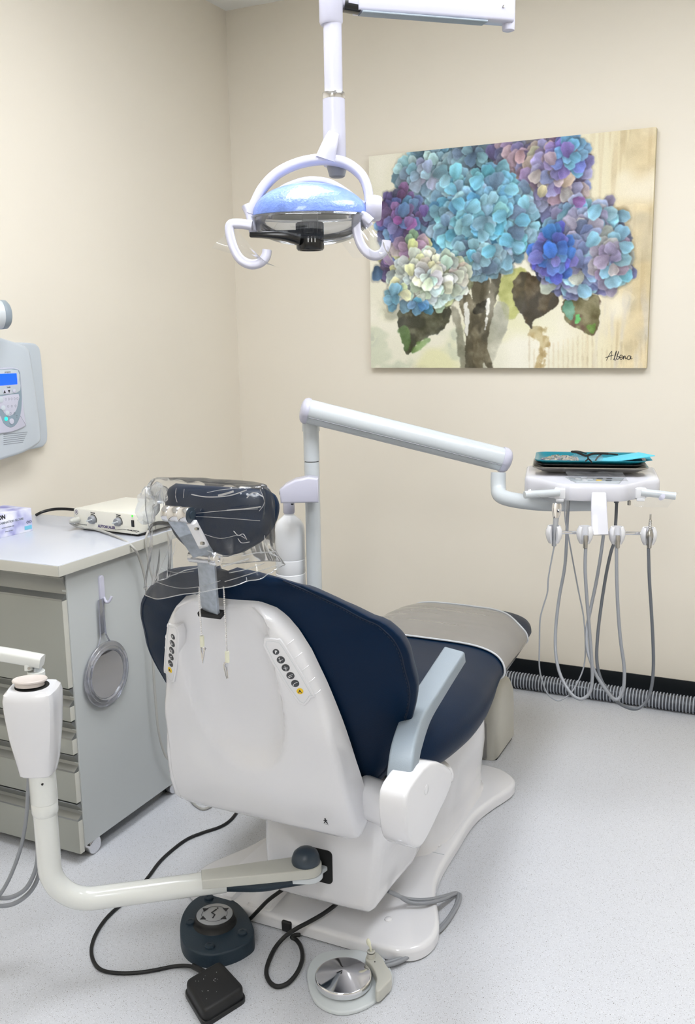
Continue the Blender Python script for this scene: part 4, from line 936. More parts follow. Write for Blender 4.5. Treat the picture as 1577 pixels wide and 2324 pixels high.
mk('mirror_glass', lathe(B(), (xs+.0075, my, mz), (1, 0, 0), [(ri-.001, 0), (ri-.001, .0035), (0, .0036)], 48), mirror_m, hm)
bm = B()
for dy in (-.010, .010): tube(bm, [(xs+.008, my-.004+dy*2.4, mz+ro-.006), (xs+.008, my-.004+dy*1.25, mz+ro+.014), (xs+.008, my-.005+dy, mz+ro+.03), (xs+.008, my-.006+dy*.8, z0+.018)], .0022, 8, 6)
rbox(bm, WORLD, (xs+.008, my-.005, (mz+ro+.03+z0+.014)/2), (.003, .017, z0+.014-mz-ro-.02), .001)
mk('mirror_handle', bm, acry, hm)
# ---------------------------------------------------------------- items on the worktop
WZ = .810
# scaler
q0 = PZ(170, 1196, WZ+.006); q1 = PZ(316, 1214, WZ+.006)
sx = (q1-q0); sx.z = 0; SWd = sx.length; SF = Fr((q0.x, q0.y, WZ), sx, ez=(0, 0, 1)); SD = .205; SHt = .056
sc = thing('ultrasonic_scaler', SF.p(SWd/2, SD/2, 0), 'ivory ultrasonic scaler box with two grey dials on the worktop', 'dental scaler')
f = Fr(SF.p(SWd/2, 0, .006+SHt/2), SF.x, (0, 0, 1)); f.z = SF.y
bm = prism(B(), f, rrect(SWd, SHt, .008, 5), 0, SD, .001, 2, True); mk('case', bm, ivory, sc)
fp = Fr(SF.p(SWd/2, -.0004, .006+SHt/2), SF.x, (0, 0, 1))     # z points towards the viewer
mk('front_panel', prism(B(), fp, rrect(SWd-.003, SHt-.003, .007, 5), -.001, .0006, .0004), ivory, sc)
def onf(px, py, h=.0006):  # point of the photo on the front panel plane -> panel coordinates
    dd = ray(px, py); n = fp.z; tt = (fp.O-CAM).dot(n)/dd.dot(n); p = CAM+dd*tt-fp.O; return p.dot(fp.x), p.dot(fp.y)
mk('base_strip', rbox(B(), Fr(SF.p(SWd/2, SD/2, .0065), SF.x, SF.y), (0, 0, 0), (SWd-.006, SD-.006, .004), .001), black, sc)
for a, b in ((.03, .02), (SWd-.03, .02), (.03, SD-.03), (SWd-.03, SD-.03)):
    mk('foot', rbox(B(), Fr(SF.p(a, b, .003), SF.x, SF.y), (0, 0, 0), (.018, .018, .006), .001), black, sc)
for px, py in ((211, 1179), (269, 1184)):
    a, b = onf(px, py); O = fp.p(a, b, .0006)
    kd = mk('dial', lathe(B(), O, fp.z, [(.0125, 0), (.0125, .002), (.0105, .010), (.0095, .011)], 28), hose_g, sc)
    mk('dial_pointer', ribbon(B(), [fp.p(a-.011, b-.003, .012), fp.p(a, b, .0125), fp.p(a+.009, b+.003, .012)], .004, .006, fp.z, sm=2), lgrey, kd)
    bm = B(); tube(bm, [fp.p(a+.0145*math.cos(q), b+.0145*math.sin(q), .0007) for q in [math.radians(t_) for t_ in range(-30, 130, 10)]], .0012, 4, 1); mk('dial_scale', bm, ink, kd)
a, b = onf(178, 1179); O = fp.p(a, b, .0006)
mk('hose_socket', lathe(B(), O, fp.z, [(.009, 0), (.009, .010), (.0075, .012), (.0075, .024), (.0055, .026), (.004, .032)], 24), covbg, sc)
a, b = onf(301, 1171); mk('power_led', lathe(B(), fp.p(a, b, .0006), fp.z, [(.0028, 0), (.0025, .002), (0, .003)], 14), led2, sc)
a, b = onf(302, 1188); mk('rocker_switch', rbox(B(), Fr(fp.p(a, b, .001), fp.x, fp.y), (0, 0, 0), (.010, .019, .003), .0008), blackg, sc)
for s_, px, py, sz, m, bo in (('Power', 211, 1164, .0065, ink, .0002), ('Water', 269, 1169, .0065, ink, .0002), ('AUTOSCALER', 242, 1196, .0105, inkp, .0006), ('Ultrasonic Dental Scaler', 303, 1204, .0045, ink, .0001), ('Medi-Dent International', 187, 1190, .0038, ink, 0), ('R', 174, 1162, .007, inkp, .0004)):
    a, b = onf(px, py); g = Fr(fp.p(a, b, 0), fp.x, fp.y); text_mesh('print', s_, sz, g, m, sc, h=.0008, bold=bo)
a, b = onf(174, 1162); bm = B(); tube(bm, [fp.p(a+.0052*math.cos(q), b+.0062*math.sin(q), .0008) for q in [2*math.pi*k/24 for k in range(24)]], .0007, 4, 1, closed=True); mk('print', bm, inkp, sc)
a0_, b0_ = onf(255, 1197); a1_, b1_ = onf(312, 1208); bm = B(); tube(bm, [fp.p(a0_+.01, b0_-.006, .0007), fp.p((a0_+a1_)/2, b1_+.004, .0007), fp.p(a1_, b1_-.001, .0007)], .0005, 4, 5); mk('print', bm, ink, sc)
# scaler cables
xc = -1.588
pp = [fp.p(*onf(178, 1179), .03), PZ(161, 1188, WZ+.02), PZ(180, 1196, WZ+.008), PZ(220, 1202, WZ+.006), PZ(265, 1218, WZ+.004), PX(300, 1240, xc), PX(318, 1272, xc), PX(330, 1320, xc), PX(340, 1400, xc), PX(347, 1500, xc), PX(352, 1580, xc), PX(360, 1660, xc), PX(374, 1712, xc), PX(392, 1732, xc+.01), PZ(415, 1765, .06), PZ(428, 1797, .02), PZ(438, 1822, .006), PZ(460, 1836, .005), PZ(482, 1826, .005), PZ(500, 1800, .005)]
tag(mk('scaler_hose', tube(B(), pp, .0034, 10, 7), hose_l), 'light grey hose from the scaler socket down past the cabinet side', 'cable')
t = thing('scaler_cable', PX(340, 1190, xc), 'light grey cable with a black plug at the right end of the scaler', 'cable')
mk('plug', tube(B(), [PX(384, 1188, -1.60), PX(360, 1187, -1.60), PX(345, 1192, -1.60), PX(337, 1205, -1.60)], lambda q: .0066-.0026*q, 12, 5), blackg, t)
mk('cord', tube(B(), [PX(337, 1204, -1.588), PX(331, 1222, xc), PX(333, 1250, xc), PX(340, 1290, xc), PX(350, 1330, xc), PX(358, 1400, xc)], .0030, 8, 6), hose_l, t)
tag(mk('power_cable', tube(B(), [PZ(82, 1169, WZ+.004), PZ(96, 1162, WZ+.010), PZ(120, 1156, WZ+.016), PZ(145, 1155, WZ+.018), PZ(172, 1157, WZ+.018)], .0045, 10, 6), blackg), 'black cable arching from the back left of the scaler over the worktop', 'cable')
# glove box
g1 = PZ(75, 1204, WZ); gdir = (PZ(0, 1222, WZ)-g1); gdir.z = 0
gw = .235; GF = Fr((g1.x, g1.y, WZ), -gdir.normalized(), ez=(0, 0, 1))
gh = .066
def glove_mat():
    m = mat('glove_box_print', (222, 222, 240), .4); N = m.node_tree.nodes; L = m.node_tree.links; b = N['Principled BSDF']
    tc = N.new('ShaderNodeTexCoord'); n = N.new('ShaderNodeTexNoise'); n.inputs['Scale'].default_value = 18; n.inputs['Detail'].default_value = 2; L.new(tc.outputs['Object'], n.inputs['Vector'])
    r = N.new('ShaderNodeValToRGB'); e = r.color_ramp.elements; e[0].position = .36; e[0].color = (*lin((240, 240, 248)), 1); e[1].position = .68; e[1].color = (*lin((128, 128, 196)), 1)
    q = e.new(.52); q.color = (*lin((206, 208, 236)), 1); L.new(n.outputs['Fac'], r.inputs['Fac']); L.new(r.outputs['Color'], b.inputs['Base Color']); return m
gb = thing('glove_box', GF.p(-gw/2, .055, 0), 'purple and white box of examination gloves at the left edge', 'glove box')
mk('carton', rbox(B(), Fr(GF.p(-gw/2, .055, gh/2), GF.x, GF.y), (0, 0, 0), (gw, .11, gh), .0012), glove_mat(), gb)
gf = Fr(GF.p(0, 0, 0), GF.x, (0, 0, 1))
def onp(fr_, px, py):
    dd = ray(px, py); tt = (fr_.O-CAM).dot(fr_.z)/dd.dot(fr_.z); p = CAM+dd*tt-fr_.O; return p.dot(fr_.x), p.dot(fr_.y)
def ptxt(fr_, s_, px, py, size, m, parent, bo=0., al='CENTER', h=.0003, sh=0.):
    a, b = onp(fr_, px, py); return text_mesh('print', s_, size, Fr(fr_.p(a, b, 0), fr_.x, fr_.y), m, parent, h=h, bold=bo, align=al, shear=sh)
ptxt(gf, 'ON', 12, 1173, .016, ink, gb, .0008, 'RIGHT')
ptxt(gf, 'EXAMINATION GLOVES', 53, 1177, .0085, inkg, gb, .0002, 'RIGHT')
ptxt(gf, 'NITRILE POWDER FREE', 32, 1193, .0042, inkg, gb, 0, 'RIGHT'); ptxt(gf, 'SINGLE USE ONLY', 30, 1203, .0035, inkg, gb, 0, 'RIGHT')
a, b = onp(gf, 64, 1197); mk('size_panel', rbox(B(), Fr(gf.p(a, b, .0003), gf.x, gf.y), (0, 0, 0), (.026, .011, .0006), .0002), cyan_m, gb)
a, b = onp(gf, 67, 1184); bm = B()
for dx in (-.007, .003):
    tube(bm, [gf.p(a+dx+.004*math.cos(q), b+.003*math.sin(q), .0005) for q in [2*math.pi*k/14 for k in range(14)]], .0005, 4, 1, closed=True)
mk('print', bm, ink, gb)

# ================================================================ WALL UNIT (X-ray control) on the left wall
xu = thing('xray_control', (WX+.05, 2.2, 1.0), 'pale grey wall mounted control box with a blue screen, cut by the left edge', 'control unit')
f = Fr((WX, 0, 0), (0, 1, 0), (0, 0, 1))
o = [(1.94, 1.03), (2.285, 1.008), (2.31, 1.02), (2.322, 1.045), (2.318, 1.31), (2.305, 1.332), (2.285, 1.338), (1.94, 1.35)]
o = [(p.x, p.y) for p in cr([V((a, b, 0)) for a, b in ((1.94, 1.015), (2.15, 1.012), (2.27, 1.010), (2.305, 1.018), (2.32, 1.05), (2.318, 1.18), (2.316, 1.30), (2.305, 1.328), (2.27, 1.337), (2.15, 1.34), (1.94, 1.345))], 3, True)]
mk('back_plate', prism(B(), f, o, 0, .022, .007, 3), xg, xu)
rings = []
for h, ins in ((.02, 0), (.050, .003), (.062, .006), (.068, .010), (.070, .016)):
    q = inset(fillet([(1.93, 1.00), (2.05, .992), (2.17, 1.005), (2.25, 1.03), (2.24, 1.2), (2.225, 1.33), (2.10, 1.362), (1.93, 1.375)], .028), ins)
    rings.append([f.p(a, b, h) for a, b in q])
mk('housing', loft(B(), rings), xg, xu)
xf = Fr((WX+.070, 0, 0), (0, 1, 0), (0, 0, 1))
def xo_(pts, n=3): return [(p.x, p.y) for p in cr([V((*onp(xf, a, b), 0)) for a, b in pts], n, True)]
fcp = mk('face_plate', prism(B(), xf, xo_(((-60, 842), (-20, 838), (20, 834), (40, 838), (44, 850), (50, 920), (56, 960), (54, 967), (25, 980), (-20, 985), (-60, 985))), -.004, .006, .003), lampw, xu)
mk('face_band', prism(B(), xf, xo_(((-50, 841), (0, 838.5), (38, 839), (43, 870), (46, 905), (43, 940), (34, 962), (20, 970), (4, 960), (-6, 940), (-40, 936))), .004, .0068, .0006), xg2, fcp)
mk('header_panel', prism(B(), xf, xo_(((-50, 842), (0, 839.5), (36, 840), (40, 862), (42, 886), (20, 894), (-20, 897), (-50, 897)), 2), .005, .0074, .0005), xg, fcp)
mk('key_area', prism(B(), xf, xo_(((-50, 901), (0, 899), (38, 894), (37, 912), (33, 930), (24, 941), (12, 944), (4, 935), (-8, 925), (-50, 923)), 2), .005, .0074, .0005), lampw, fcp)
mk('screen', prism(B(), xf, xo_(((-40, 849), (-4, 848.5), (33, 847), (34.5, 860), (35, 872), (0, 875), (-40, 877)), 1), .006, .0080, .0003), lcd, fcp)
bm = B()
for px, py, s_ in ((5.5, 889, 1), (15.5, 888, -1)):
    a, b = onp(xf, px, py); prism(bm, xf, [(a-.0045, b-.004*s_), (a+.0045, b-.004*s_), (a, b+.005*s_)], .0088, .0092, .0001, 1)
mk('print', bm, ink, fcp)
a, b = onp(xf, 10.5, 888.5); mk('arrow_key', prism(B(), Fr(xf.p(a, b, 0), xf.x, xf.y), rrect(.028, .014, .0069, 5), .006, .0088, .0006), lampw, fcp)
for px, py, r, m in ((28, 887, .0062, lampw), (3, 926, .008, xg), (12, 937.5, .0075, xg), (-2, 907, .0085, xg), (9.5, 950.5, .0058, ledg), (22, 956, .0085, lampw)):
    a, b = onp(xf, px, py); mk('key', lathe(B(), xf.p(a, b, .0068), xf.z, [(r, 0), (r, .0018), (r*.85, .0024)], 20), m, fcp, label='lit green key' if m is ledg else None)
ptxt(xf, 'progeny', 13, 844, .0072, inkg, fcp, 0, h=.0078); ptxt(xf, 'Tooth', 15, 879, .0058, ink, fcp, 0, h=.0078)
bm = B()
for row, (x0, y0, n) in enumerate(((9, 906, 5), (14, 922, 3), (20, 938, 2))):
    for k in range(n):
        a, b = onp(xf, x0+k*(6.5 if row == 0 else 8.5), y0-k*.4); tube(bm, [xf.p(a+.0028*math.cos(q), b+.0035*math.sin(q), .0076) for q in [2*math.pi*z/8 for z in range(8)]], .0004, 4, 1, closed=True)
a, b = onp(xf, 34, 945); tube(bm, [xf.p(a-.003, b+.002, .0076), xf.p(a+.003, b+.002, .0076)], .0006, 4, 1); tube(bm, [xf.p(a-.001, b-.003, .0076), xf.p(a+.001, b-.003, .0076)], .0006, 4, 1)
mk('print', bm, inkg, fcp)
bm = B()
for k in range(6):
    a, b = onp(xf, 8, 986+k*4.6); a2, b2 = onp(xf, 62-k*2, 980.5+k*4.6); tube(bm, [xf.p(a, b, .0006), xf.p(a2, b2, .0006)], .0006, 4, 1)
mk('print', bm, inkg, xu)
# round joint of the X-ray arm above it
t = thing('xray_machine', (WX+.1, 2.16, 1.41), 'round grey end of the X-ray arm joint above the wall control box', 'xray arm')
c = PX(-16, 714, WX+.12); 
mk('joint_end', lathe(B(), c, V((.35, .9, 0)), [(.02, .042), (.034, .041), (.040, .035), (.041, .024), (.041, .020)], 32), armgrey, t)
mk('joint_body', lathe(B(), c, V((.35, .9, 0)), [(.041, .0195), (.041, -.12)], 32), lgrey, t)
mk('wall_bracket', ribbon(B(), [c+V((-.04, -.11, 0)), V((WX+.002, c.y-.15, c.z))], .05, .05, (0, 0, 1), sm=1), lgrey, t)

# ================================================================ FLOOR ITEMS
# grey floor box
fb = thing('floor_utility_box', (-.89, 2.83, 0), 'rounded grey utility box on the floor beneath the leg rest', 'utility box')
xr = -.797
side = [(2.757, .0), (2.957, .0), (2.950, .14), (2.935, .20), (2.90, .238), (2.85, .256), (2.79, .258), (2.762, .245), (2.752, .20)]
fs = Fr((xr-.22, 0, 0), (0, 1, 0), (0, 0, 1))
mk('box_cover', prism(B(), fs, [(p.x, p.y) for p in cr([V((a, b, 0)) for a, b in side], 1, True)], 0, .22, .028, 5, True), boxg, fb, ang=60)
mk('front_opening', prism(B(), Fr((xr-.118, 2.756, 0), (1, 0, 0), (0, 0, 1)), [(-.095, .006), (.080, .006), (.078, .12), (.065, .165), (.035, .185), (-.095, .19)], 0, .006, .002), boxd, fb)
mk('box_gasket', rbox(B(), WORLD, (xr-.11, 2.857, .0015), (.20, .18, .003), .001), black, fb)
# corrugated hose
ch = thing('corrugated_hose', (-.4, 3.42, 0), 'dark grey corrugated hose with pale ribs lying along the black skirting', 'hose')
yc = 3.41; R0 = .0305
mk('hose_core', tube(B(), [(-1.5, yc-.004, R0), (-1.0, yc, R0), (-.5, yc-.002, R0), (0, yc, R0), (.5, yc, R0), (.9, yc, R0)], .0262, 22, 4), corr_d, ch)
rng = []
base = B(); tube(base, [V((0, .0288*math.cos(a), .0288*math.sin(a))) for a in [2*math.pi*k/22 for k in range(22)]], .0026, 5, 1, closed=True, upv=(1, 0, 0))
me = bpy.data.meshes.new('rib'); bmesh.ops.recalc_face_normals(base, faces=base.faces); base.to_mesh(me); base.free(); me.materials.append(corr_l); me.polygons.foreach_set('use_smooth', [True]*len(me.polygons))
for k in range(208):
    o = bpy.data.objects.new('rib', me); SC.collection.objects.link(o); o.parent = ch; o.location = V((-1.495+k*.0115, yc, R0+.0005))-ROOT[ch.name]
# foot control (dark blue)
fc = thing('chair_foot_control', (-1.12, 1.65, 0), 'dark blue rubber foot control with a round silver arrow disc', 'foot control')
op = [(408, 2110), (414, 2075), (435, 2045), (465, 2029), (500, 2026), (532, 2042), (558, 2070), (574, 2100), (577, 2118), (572, 2132), (545, 2150), (510, 2163), (475, 2168), (440, 2160), (416, 2140)]
o = [PZ(a, b, .032) for a, b in op]; o = [(p.x, p.y) for p in cr([V((p.x, p.y, 0)) for p in o], 4, True)]
mk('body', prism(B(), WORLD, o, 0, .034, .005, 3), teald, fc)
dc = PZ(487, 2079, .05)
mk('pedestal_ring', lathe(B(), (dc.x, dc.y, .032), (0, 0, 1), [(.052, 0), (.047, .004), (.045, .014), (.044, .020), (.042, .022)], 40), black, fc)
dn = V((0.05, -.05, 1)).normalized()
disc = mk('silver_disc', lathe(B(), (dc.x, dc.y, .054), (0, 0, 1), [(.041, -.002), (.041, .0012), (.040, .0018), (0, .0018)], 44), silverp, fc)
g = Fr((dc.x, dc.y, .0559), RT.xy.to_3d(), ez=(0, 0, 1)); bm = B()
tube(bm, [g.p(.029*math.cos(q), .029*math.sin(q), 0) for q in [2*math.pi*k/32 for k in range(32)]], .0005, 4, 1, closed=True)
for a in (35, 145, 215, 325):
    a = math.radians(a); c = V((.029*math.cos(a), .029*math.sin(a))); dd = c.normalized(); pp = V((-dd.y, dd.x)); prism(bm, g, [tuple(c+dd*.008), tuple(c-dd*.004+pp*.0075), tuple(c-dd*.004-pp*.0075)], -.0002, .0006, .0001, 1)
for a, b in (((-.001, .016), (-.004, .007)), ((.003, .021), (.002, .018))) : pass
for sgm in ([(.004, .020), (.005, .022)], [(.002, .016), (-.007, .004), (.001, -.004), (-.002, -.017)]): tube(bm, [g.p(a, b, .0003) for a, b in sgm], .0016, 6, 1)
mk('arrow_print', bm, ink, disc)
for px, py in ((432, 2092), (476, 2147), (550, 2116), (474, 2037)):
    p = PZ(px, py, .036); mk('rubber_button', lathe(B(), (p.x, p.y, .033), (0, 0, 1), [(.0115, 0), (.011, .005), (.0095, .006), (.005, .006), (.005, .0052)], 24), teald, fc)
# black pedal in front of it
bp_ = thing('black_foot_switch', (-1.02, 1.46, 0), 'black dusty foot switch pad lying in front of the blue foot control', 'foot switch')
cs_ = [PZ(a, b, .03) for a, b in ((414, 2226), (500, 2176), (562, 2243), (462, 2306))]
cen = sum(cs_, V())/4
def rq(k, n=4):
    out = []
    for i in range(4):
        a, b, c = cs_[i-1], cs_[i], cs_[(i+1) % 4]; p0 = b.lerp(a, .16); p2 = b.lerp(c, .16)
        for j in range(n+1):
            t_ = j/n; q = p0.lerp(b, t_).lerp(b.lerp(p2, t_), t_); q = cen+(q-cen)*k; out.append((q.x, q.y))
    return out
mk('switch_cover', prism(B(), WORLD, rq(.93), .008, .034, .008, 3), black, bp_)
mk('switch_base', prism(B(), WORLD, rq(1.0), 0, .010, .003, 2), blackg, bp_)
cst = PZ(448, 2200, .014)
mk('strain_relief', tube(B(), [PZ(438, 2193, .010), PZ(450, 2199, .014), PZ(466, 2208, .016)], .0062, 12, 4), black, bp_)
bm = B()
for k in range(14):
    i = random.random(); j = random.random(); q = cs_[0].lerp(cs_[1], .12+.76*i).lerp(cs_[3].lerp(cs_[2], .12+.76*i), .12+.76*j); q = cen+(q-cen)*.85; bmesh.ops.create_icosphere(bm, subdivisions=1, radius=random.uniform(.0003, .0009), matrix=Matrix.Translation((q.x, q.y, .0343)))
mk('lint', bm, btnw, bp_, kind='stuff')
c1 = [(540, 1840), (522, 1862), (498, 1877), (462, 1889), (425, 1904), (392, 1928), (362, 1956), (335, 1992), (308, 2022), (275, 2052), (243, 2082), (220, 2115), (208, 2148), (211, 2178), (228, 2200), (262, 2208), (305, 2208), (350, 2202), (395, 2193), (425, 2192), (440, 2195)]
tag(mk('foot_switch_cord', tube(B(), [PZ(a, b, .0045 if i < len(c1)-2 else .009) for i, (a, b) in enumerate(c1)], .0042, 10, 6), black), 'long black cord sweeping over the floor to the black foot switch', 'cord')
tag(mk('foot_control_cord', tube(B(), [PZ(568, 2085, .02), PZ(590, 2062, .06), PZ(610, 2042, .07), PZ(640, 2020, .085), PZ(668, 2000, .10), V((-.975, 1.76, .13))], .0045, 10, 6), black), 'short black cord from the blue foot control up under the white housing', 'cord')
c3 = [(772, 2042, .085), (758, 2056, .06), (730, 2076, .050), (700, 2093, .045), (672, 2108, .040), (645, 2127, .02), (622, 2155, .006), (607, 2190, .006), (605, 2213, .006), (615, 2232, .006), (632, 2239, .006), (655, 2230, .007), (675, 2206, .012), (686, 2176, .012), (683, 2150, .008), (673, 2134, .007), (662, 2127, .010), (672, 2122, .014), (680, 2122, .016)]
tag(mk('looped_cord', tube(B(), [PZ(a, b, z) for a, b, z in c3], .0048, 10, 7), black), 'black cord looping on the floor from the housing back to the base plate notch', 'cord')
# round chrome rheostat pedal
rp = thing('round_foot_pedal', (-.80, 1.6, 0), 'round chrome disc foot pedal with a grey cover and toggle', 'foot pedal')
dcn = PZ(780, 2228, .0); bx = [(697, 2222), (700, 2195), (718, 2172), (745, 2162), (790, 2158), (830, 2160), (868, 2175), (888, 2205), (891, 2232), (870, 2258), (838, 2284), (800, 2299), (765, 2301), (730, 2288), (707, 2262)]
o = [(p.x, p.y) for p in cr([V((PZ(a, b, .004).x, PZ(a, b, .004).y, 0)) for a, b in bx], 4, True)]
mk('pedal_base', prism(B(), WORLD, o, .0015, .009, .004, 3), plateg, rp)
mk('base_gasket', prism(B(), WORLD, inset(o, .0015), 0, .002, .0002), black, rp)
dct = PZ(779, 2209, .033); RR = .0595
mk('chrome_disc', lathe(B(), (dct.x, dct.y, 0), (0, 0, 1), [(RR-.004, .012), (RR, .015), (RR, .0275), (RR-.0015, .0295), (RR-.004, .0300), (RR*.7, .0335), (RR*.3, .0385), (.004, .0422), (.001, .0424)], 72), chrome, rp, ang=60)
mk('disc_stem', lathe(B(), (dct.x, dct.y, 0), (0, 0, 1), [(.03, .008), (.03, .013)], 24), black, rp)
cvp = [(829, 2176), (838, 2160), (852, 2160), (866, 2172), (876, 2190), (887, 2207), (888, 2222), (876, 2236), (862, 2250), (853, 2250), (852, 2238), (855, 2222), (850, 2204), (840, 2188)]
o = [(PZ(a, b, .030).x, PZ(a, b, .030).y) for a, b in cvp]; o = [(p.x, p.y) for p in cr([V((a, b, 0)) for a, b in o], 3, True)]
mk('pedal_cover', prism(B(), WORLD, o, .007, .032, .003, 3), covbg, rp)
tg = PZ(842, 2172, .032)
mk('toggle_base', lathe(B(), (tg.x, tg.y, .03), (0, 0, 1), [(.0095, 0), (.0095, .002), (.0085, .012), (.0085, .0165), (.006, .018), (.006, .016)], 24), covbg, rp)
mk('toggle_ring', lathe(B(), (tg.x, tg.y, .0435), (0, 0, 1), [(.0088, 0), (.0088, .0012)], 24), dark, rp)
mk('toggle_lever', tube(B(), [(tg.x, tg.y, .045), (tg.x-.0015, tg.y, .055), (tg.x-.005, tg.y, .064), (tg.x-.007, tg.y, .071), (tg.x-.008, tg.y, .073)], lambda q: .0022+.0026*math.sin(q*3.0)**2*(1 if q > .4 else .4), 10, 4), toggle_m, rp)
mk('cover_screw', lathe(B(), PZ(850.5, 2183, .0322), (0, 0, 1), [(.0015, 0), (.0015, .0006)], 10), ink, rp)
for k, lab in ((0, 'grey hose of the chrome pedal, inner one of the pair bending on the floor'), (1, 'grey hose of the chrome pedal, outer one of the pair bending on the floor')):
    dx = k*7; pts = [(880, 2022, .10), (900, 2032-dx*.3, .075), (930, 2041+dx, .05), (970, 2042+dx, .045), (1005, 2035+dx*.9, .03), (1032, 2027+dx*.4, .010), (1040+dx*.6, 2032, .008), (1034+dx*.6, 2055, .008), (1012, 2090+dx, .008), (980, 2120+dx, .009), (940, 2154+dx, .012), (910, 2174+dx, .012), (880, 2184+dx, .012), (866, 2187+dx, .014)]
    tag(mk('pedal_hose', tube(B(), [PZ(a, b, z) for a, b, z in pts], .0046, 10, 6), hose_g), lab, 'hose', 'hose pair of the chrome pedal')

# ================================================================ PAINTING
pxL, pxR = PY(837, 354, WY-.028).x, PY(1489.5, 289, WY-.028).x; pzT = (PY(837, 354, WY-.028).z+PY(1489.5, 289, WY-.028).z)/2; pzB = (PY(843, 834.6, WY-.028).z+PY(1464, 835.6, WY-.028).z)/2
pw, ph = pxR-pxL, pzT-pzB
pt = thing('canvas_painting', ((pxL+pxR)/2, WY-.014, pzB), 'large canvas print of blue and purple hydrangeas on the back wall', 'painting')
mk('canvas_box', rbox(B(), WORLD, ((pxL+pxR)/2, WY-.0145, (pzT+pzB)/2), (pw, .027, ph), .002), mat('canvas_side_print', (196, 184, 150), .7, var=.2, vscale=5), pt)
rs_ = np.random.RandomState(11); GW, GH = 620, 468
def fnoise(sx, sy, seed, oct_=3):
    r = np.random.RandomState(seed); out = np.zeros((GH, GW)); amp = 1; tot = 0
    for o_ in range(oct_):
        nx, ny = max(2, int(sx*2**o_)), max(2, int(sy*2**o_)); g = r.rand(ny+1, nx+1)
        yy = np.linspace(0, ny-1e-6, GH); xx = np.linspace(0, nx-1e-6, GW); iy = yy.astype(int); ix = xx.astype(int); fy = (yy-iy)[:, None]; fx = (xx-ix)[None, :]
        fy = fy*fy*(3-2*fy); fx = fx*fx*(3-2*fx)
        a = g[np.ix_(iy, ix)]; b = g[np.ix_(iy, ix+1)]; c = g[np.ix_(iy+1, ix)]; d = g[np.ix_(iy+1, ix+1)]
        out += amp*((a*(1-fx)+b*fx)*(1-fy)+(c*(1-fx)+d*fx)*fy); tot += amp; amp *= .55
    return out/tot
YY, XX = np.mgrid[0:GH, 0:GW].astype(float); UU = XX/(GW-1); VV = YY/(GH-1)   # VV: 0 at the top
def mixc(img, col, m): m = np.clip(m, 0, 1)[..., None]; img[:] = img*(1-m)+np.array(col, float)*m
def sst(a, b, x): t_ = np.clip((x-a)/(b-a), 0, 1); return t_*t_*(3-2*t_)
img = np.zeros((GH, GW, 3)); img[:] = (232, 228, 202)
mixc(img, (236, 222, 176), sst(.55, .95, UU)*.8); mixc(img, (222, 196, 142), sst(.86, 1.0, UU+.06*fnoise(6, 3, 3))*.75)
st = fnoise(70, 3, 5, 2); mixc(img, (206, 178, 124), sst(.58, .75, st)*sst(.68, .95, UU)*.45); mixc(img, (246, 240, 222), sst(.55, .8, fnoise(5, 4, 6))*.6)
mixc(img, (226, 224, 150), sst(.5, .72, fnoise(4, 4, 8))*sst(.55, .9, VV)*.6)
mixc(img, (214, 205, 190), sst(.5, .7, fnoise(30, 5, 9, 3))*sst(.6, .75, VV)*sst(.75, .9, UU)*.6)
gl_ = fnoise(7, 7, 12, 4); mixc(img, (146, 148, 118), sst(.5, .68, gl_)*sst(.62, .85, VV)*(1-sst(.22, .36, UU))*.75); mixc(img, (196, 206, 172), sst(.45, .6, fnoise(9, 9, 13))*sst(.6, .8, VV)*(1-sst(.3, .5, UU))*.6)
Q = [pxL, pxR, pzT, pzB]
def pc_(px, py):
    p = PY(px, py, WY-.028); return (p.x-pxL)/pw*(GW-1), (pzT-p.z)/ph*(GH-1)
SCX = GW/650.
def petal(px, py, r, ang, col, asp=.82, edge=.5, op=.93, grid=True):
    x, y = pc_(px, py) if grid else (px, py); R = r*1.7; x0, x1, y0, y1 = int(max(0, x-R)), int(min(GW, x+R+1)), int(max(0, y-R)), int(min(GH, y+R+1))
    if x1 <= x0 or y1 <= y0: return
    X = XX[y0:y1, x0:x1]-x; Y_ = YY[y0:y1, x0:x1]-y; ca, sa = math.cos(ang), math.sin(ang); u = (X*ca+Y_*sa)/r; v = (-X*sa+Y_*ca)/(r*asp)
    wob = 1+.07*np.sin(3*np.arctan2(v, u)+px)+.04*np.sin(7*np.arctan2(v, u)+py); k = np.clip(u, -1, 1); v2 = v/(1-.30*k) ; d = np.sqrt(u*u+v2*v2)/wob
    m = 1-sst(.90, 1.03, d); hs = sst(.88, 1.0, d)*(1-sst(1.05, 1.35, d))*.26*(.4+.6*math.sin(px*7.7+py)**2)
    c = np.array(col, float); sh = np.clip(.5+.42*u+.12*np.sin(px*3.1+5*v), 0, 1)[..., None]; gr = rs_.rand(*X.shape)[..., None]*10-5
    cc = c*(1.12-.36*sh)+np.array((16, 22, 26))*(1-sh)*1.0+gr
    rim = (sst(.72, .93, d)*(u < .2)*.35)[..., None]; cc = cc*(1-rim)+np.minimum(255, c*1.15+30)*rim
    sub = img[y0:y1, x0:x1]; sub[:] = sub*(1-hs[..., None])+sub*.45*hs[..., None]; sub[:] = sub*(1-m[..., None]*op)+cc*m[..., None]*op
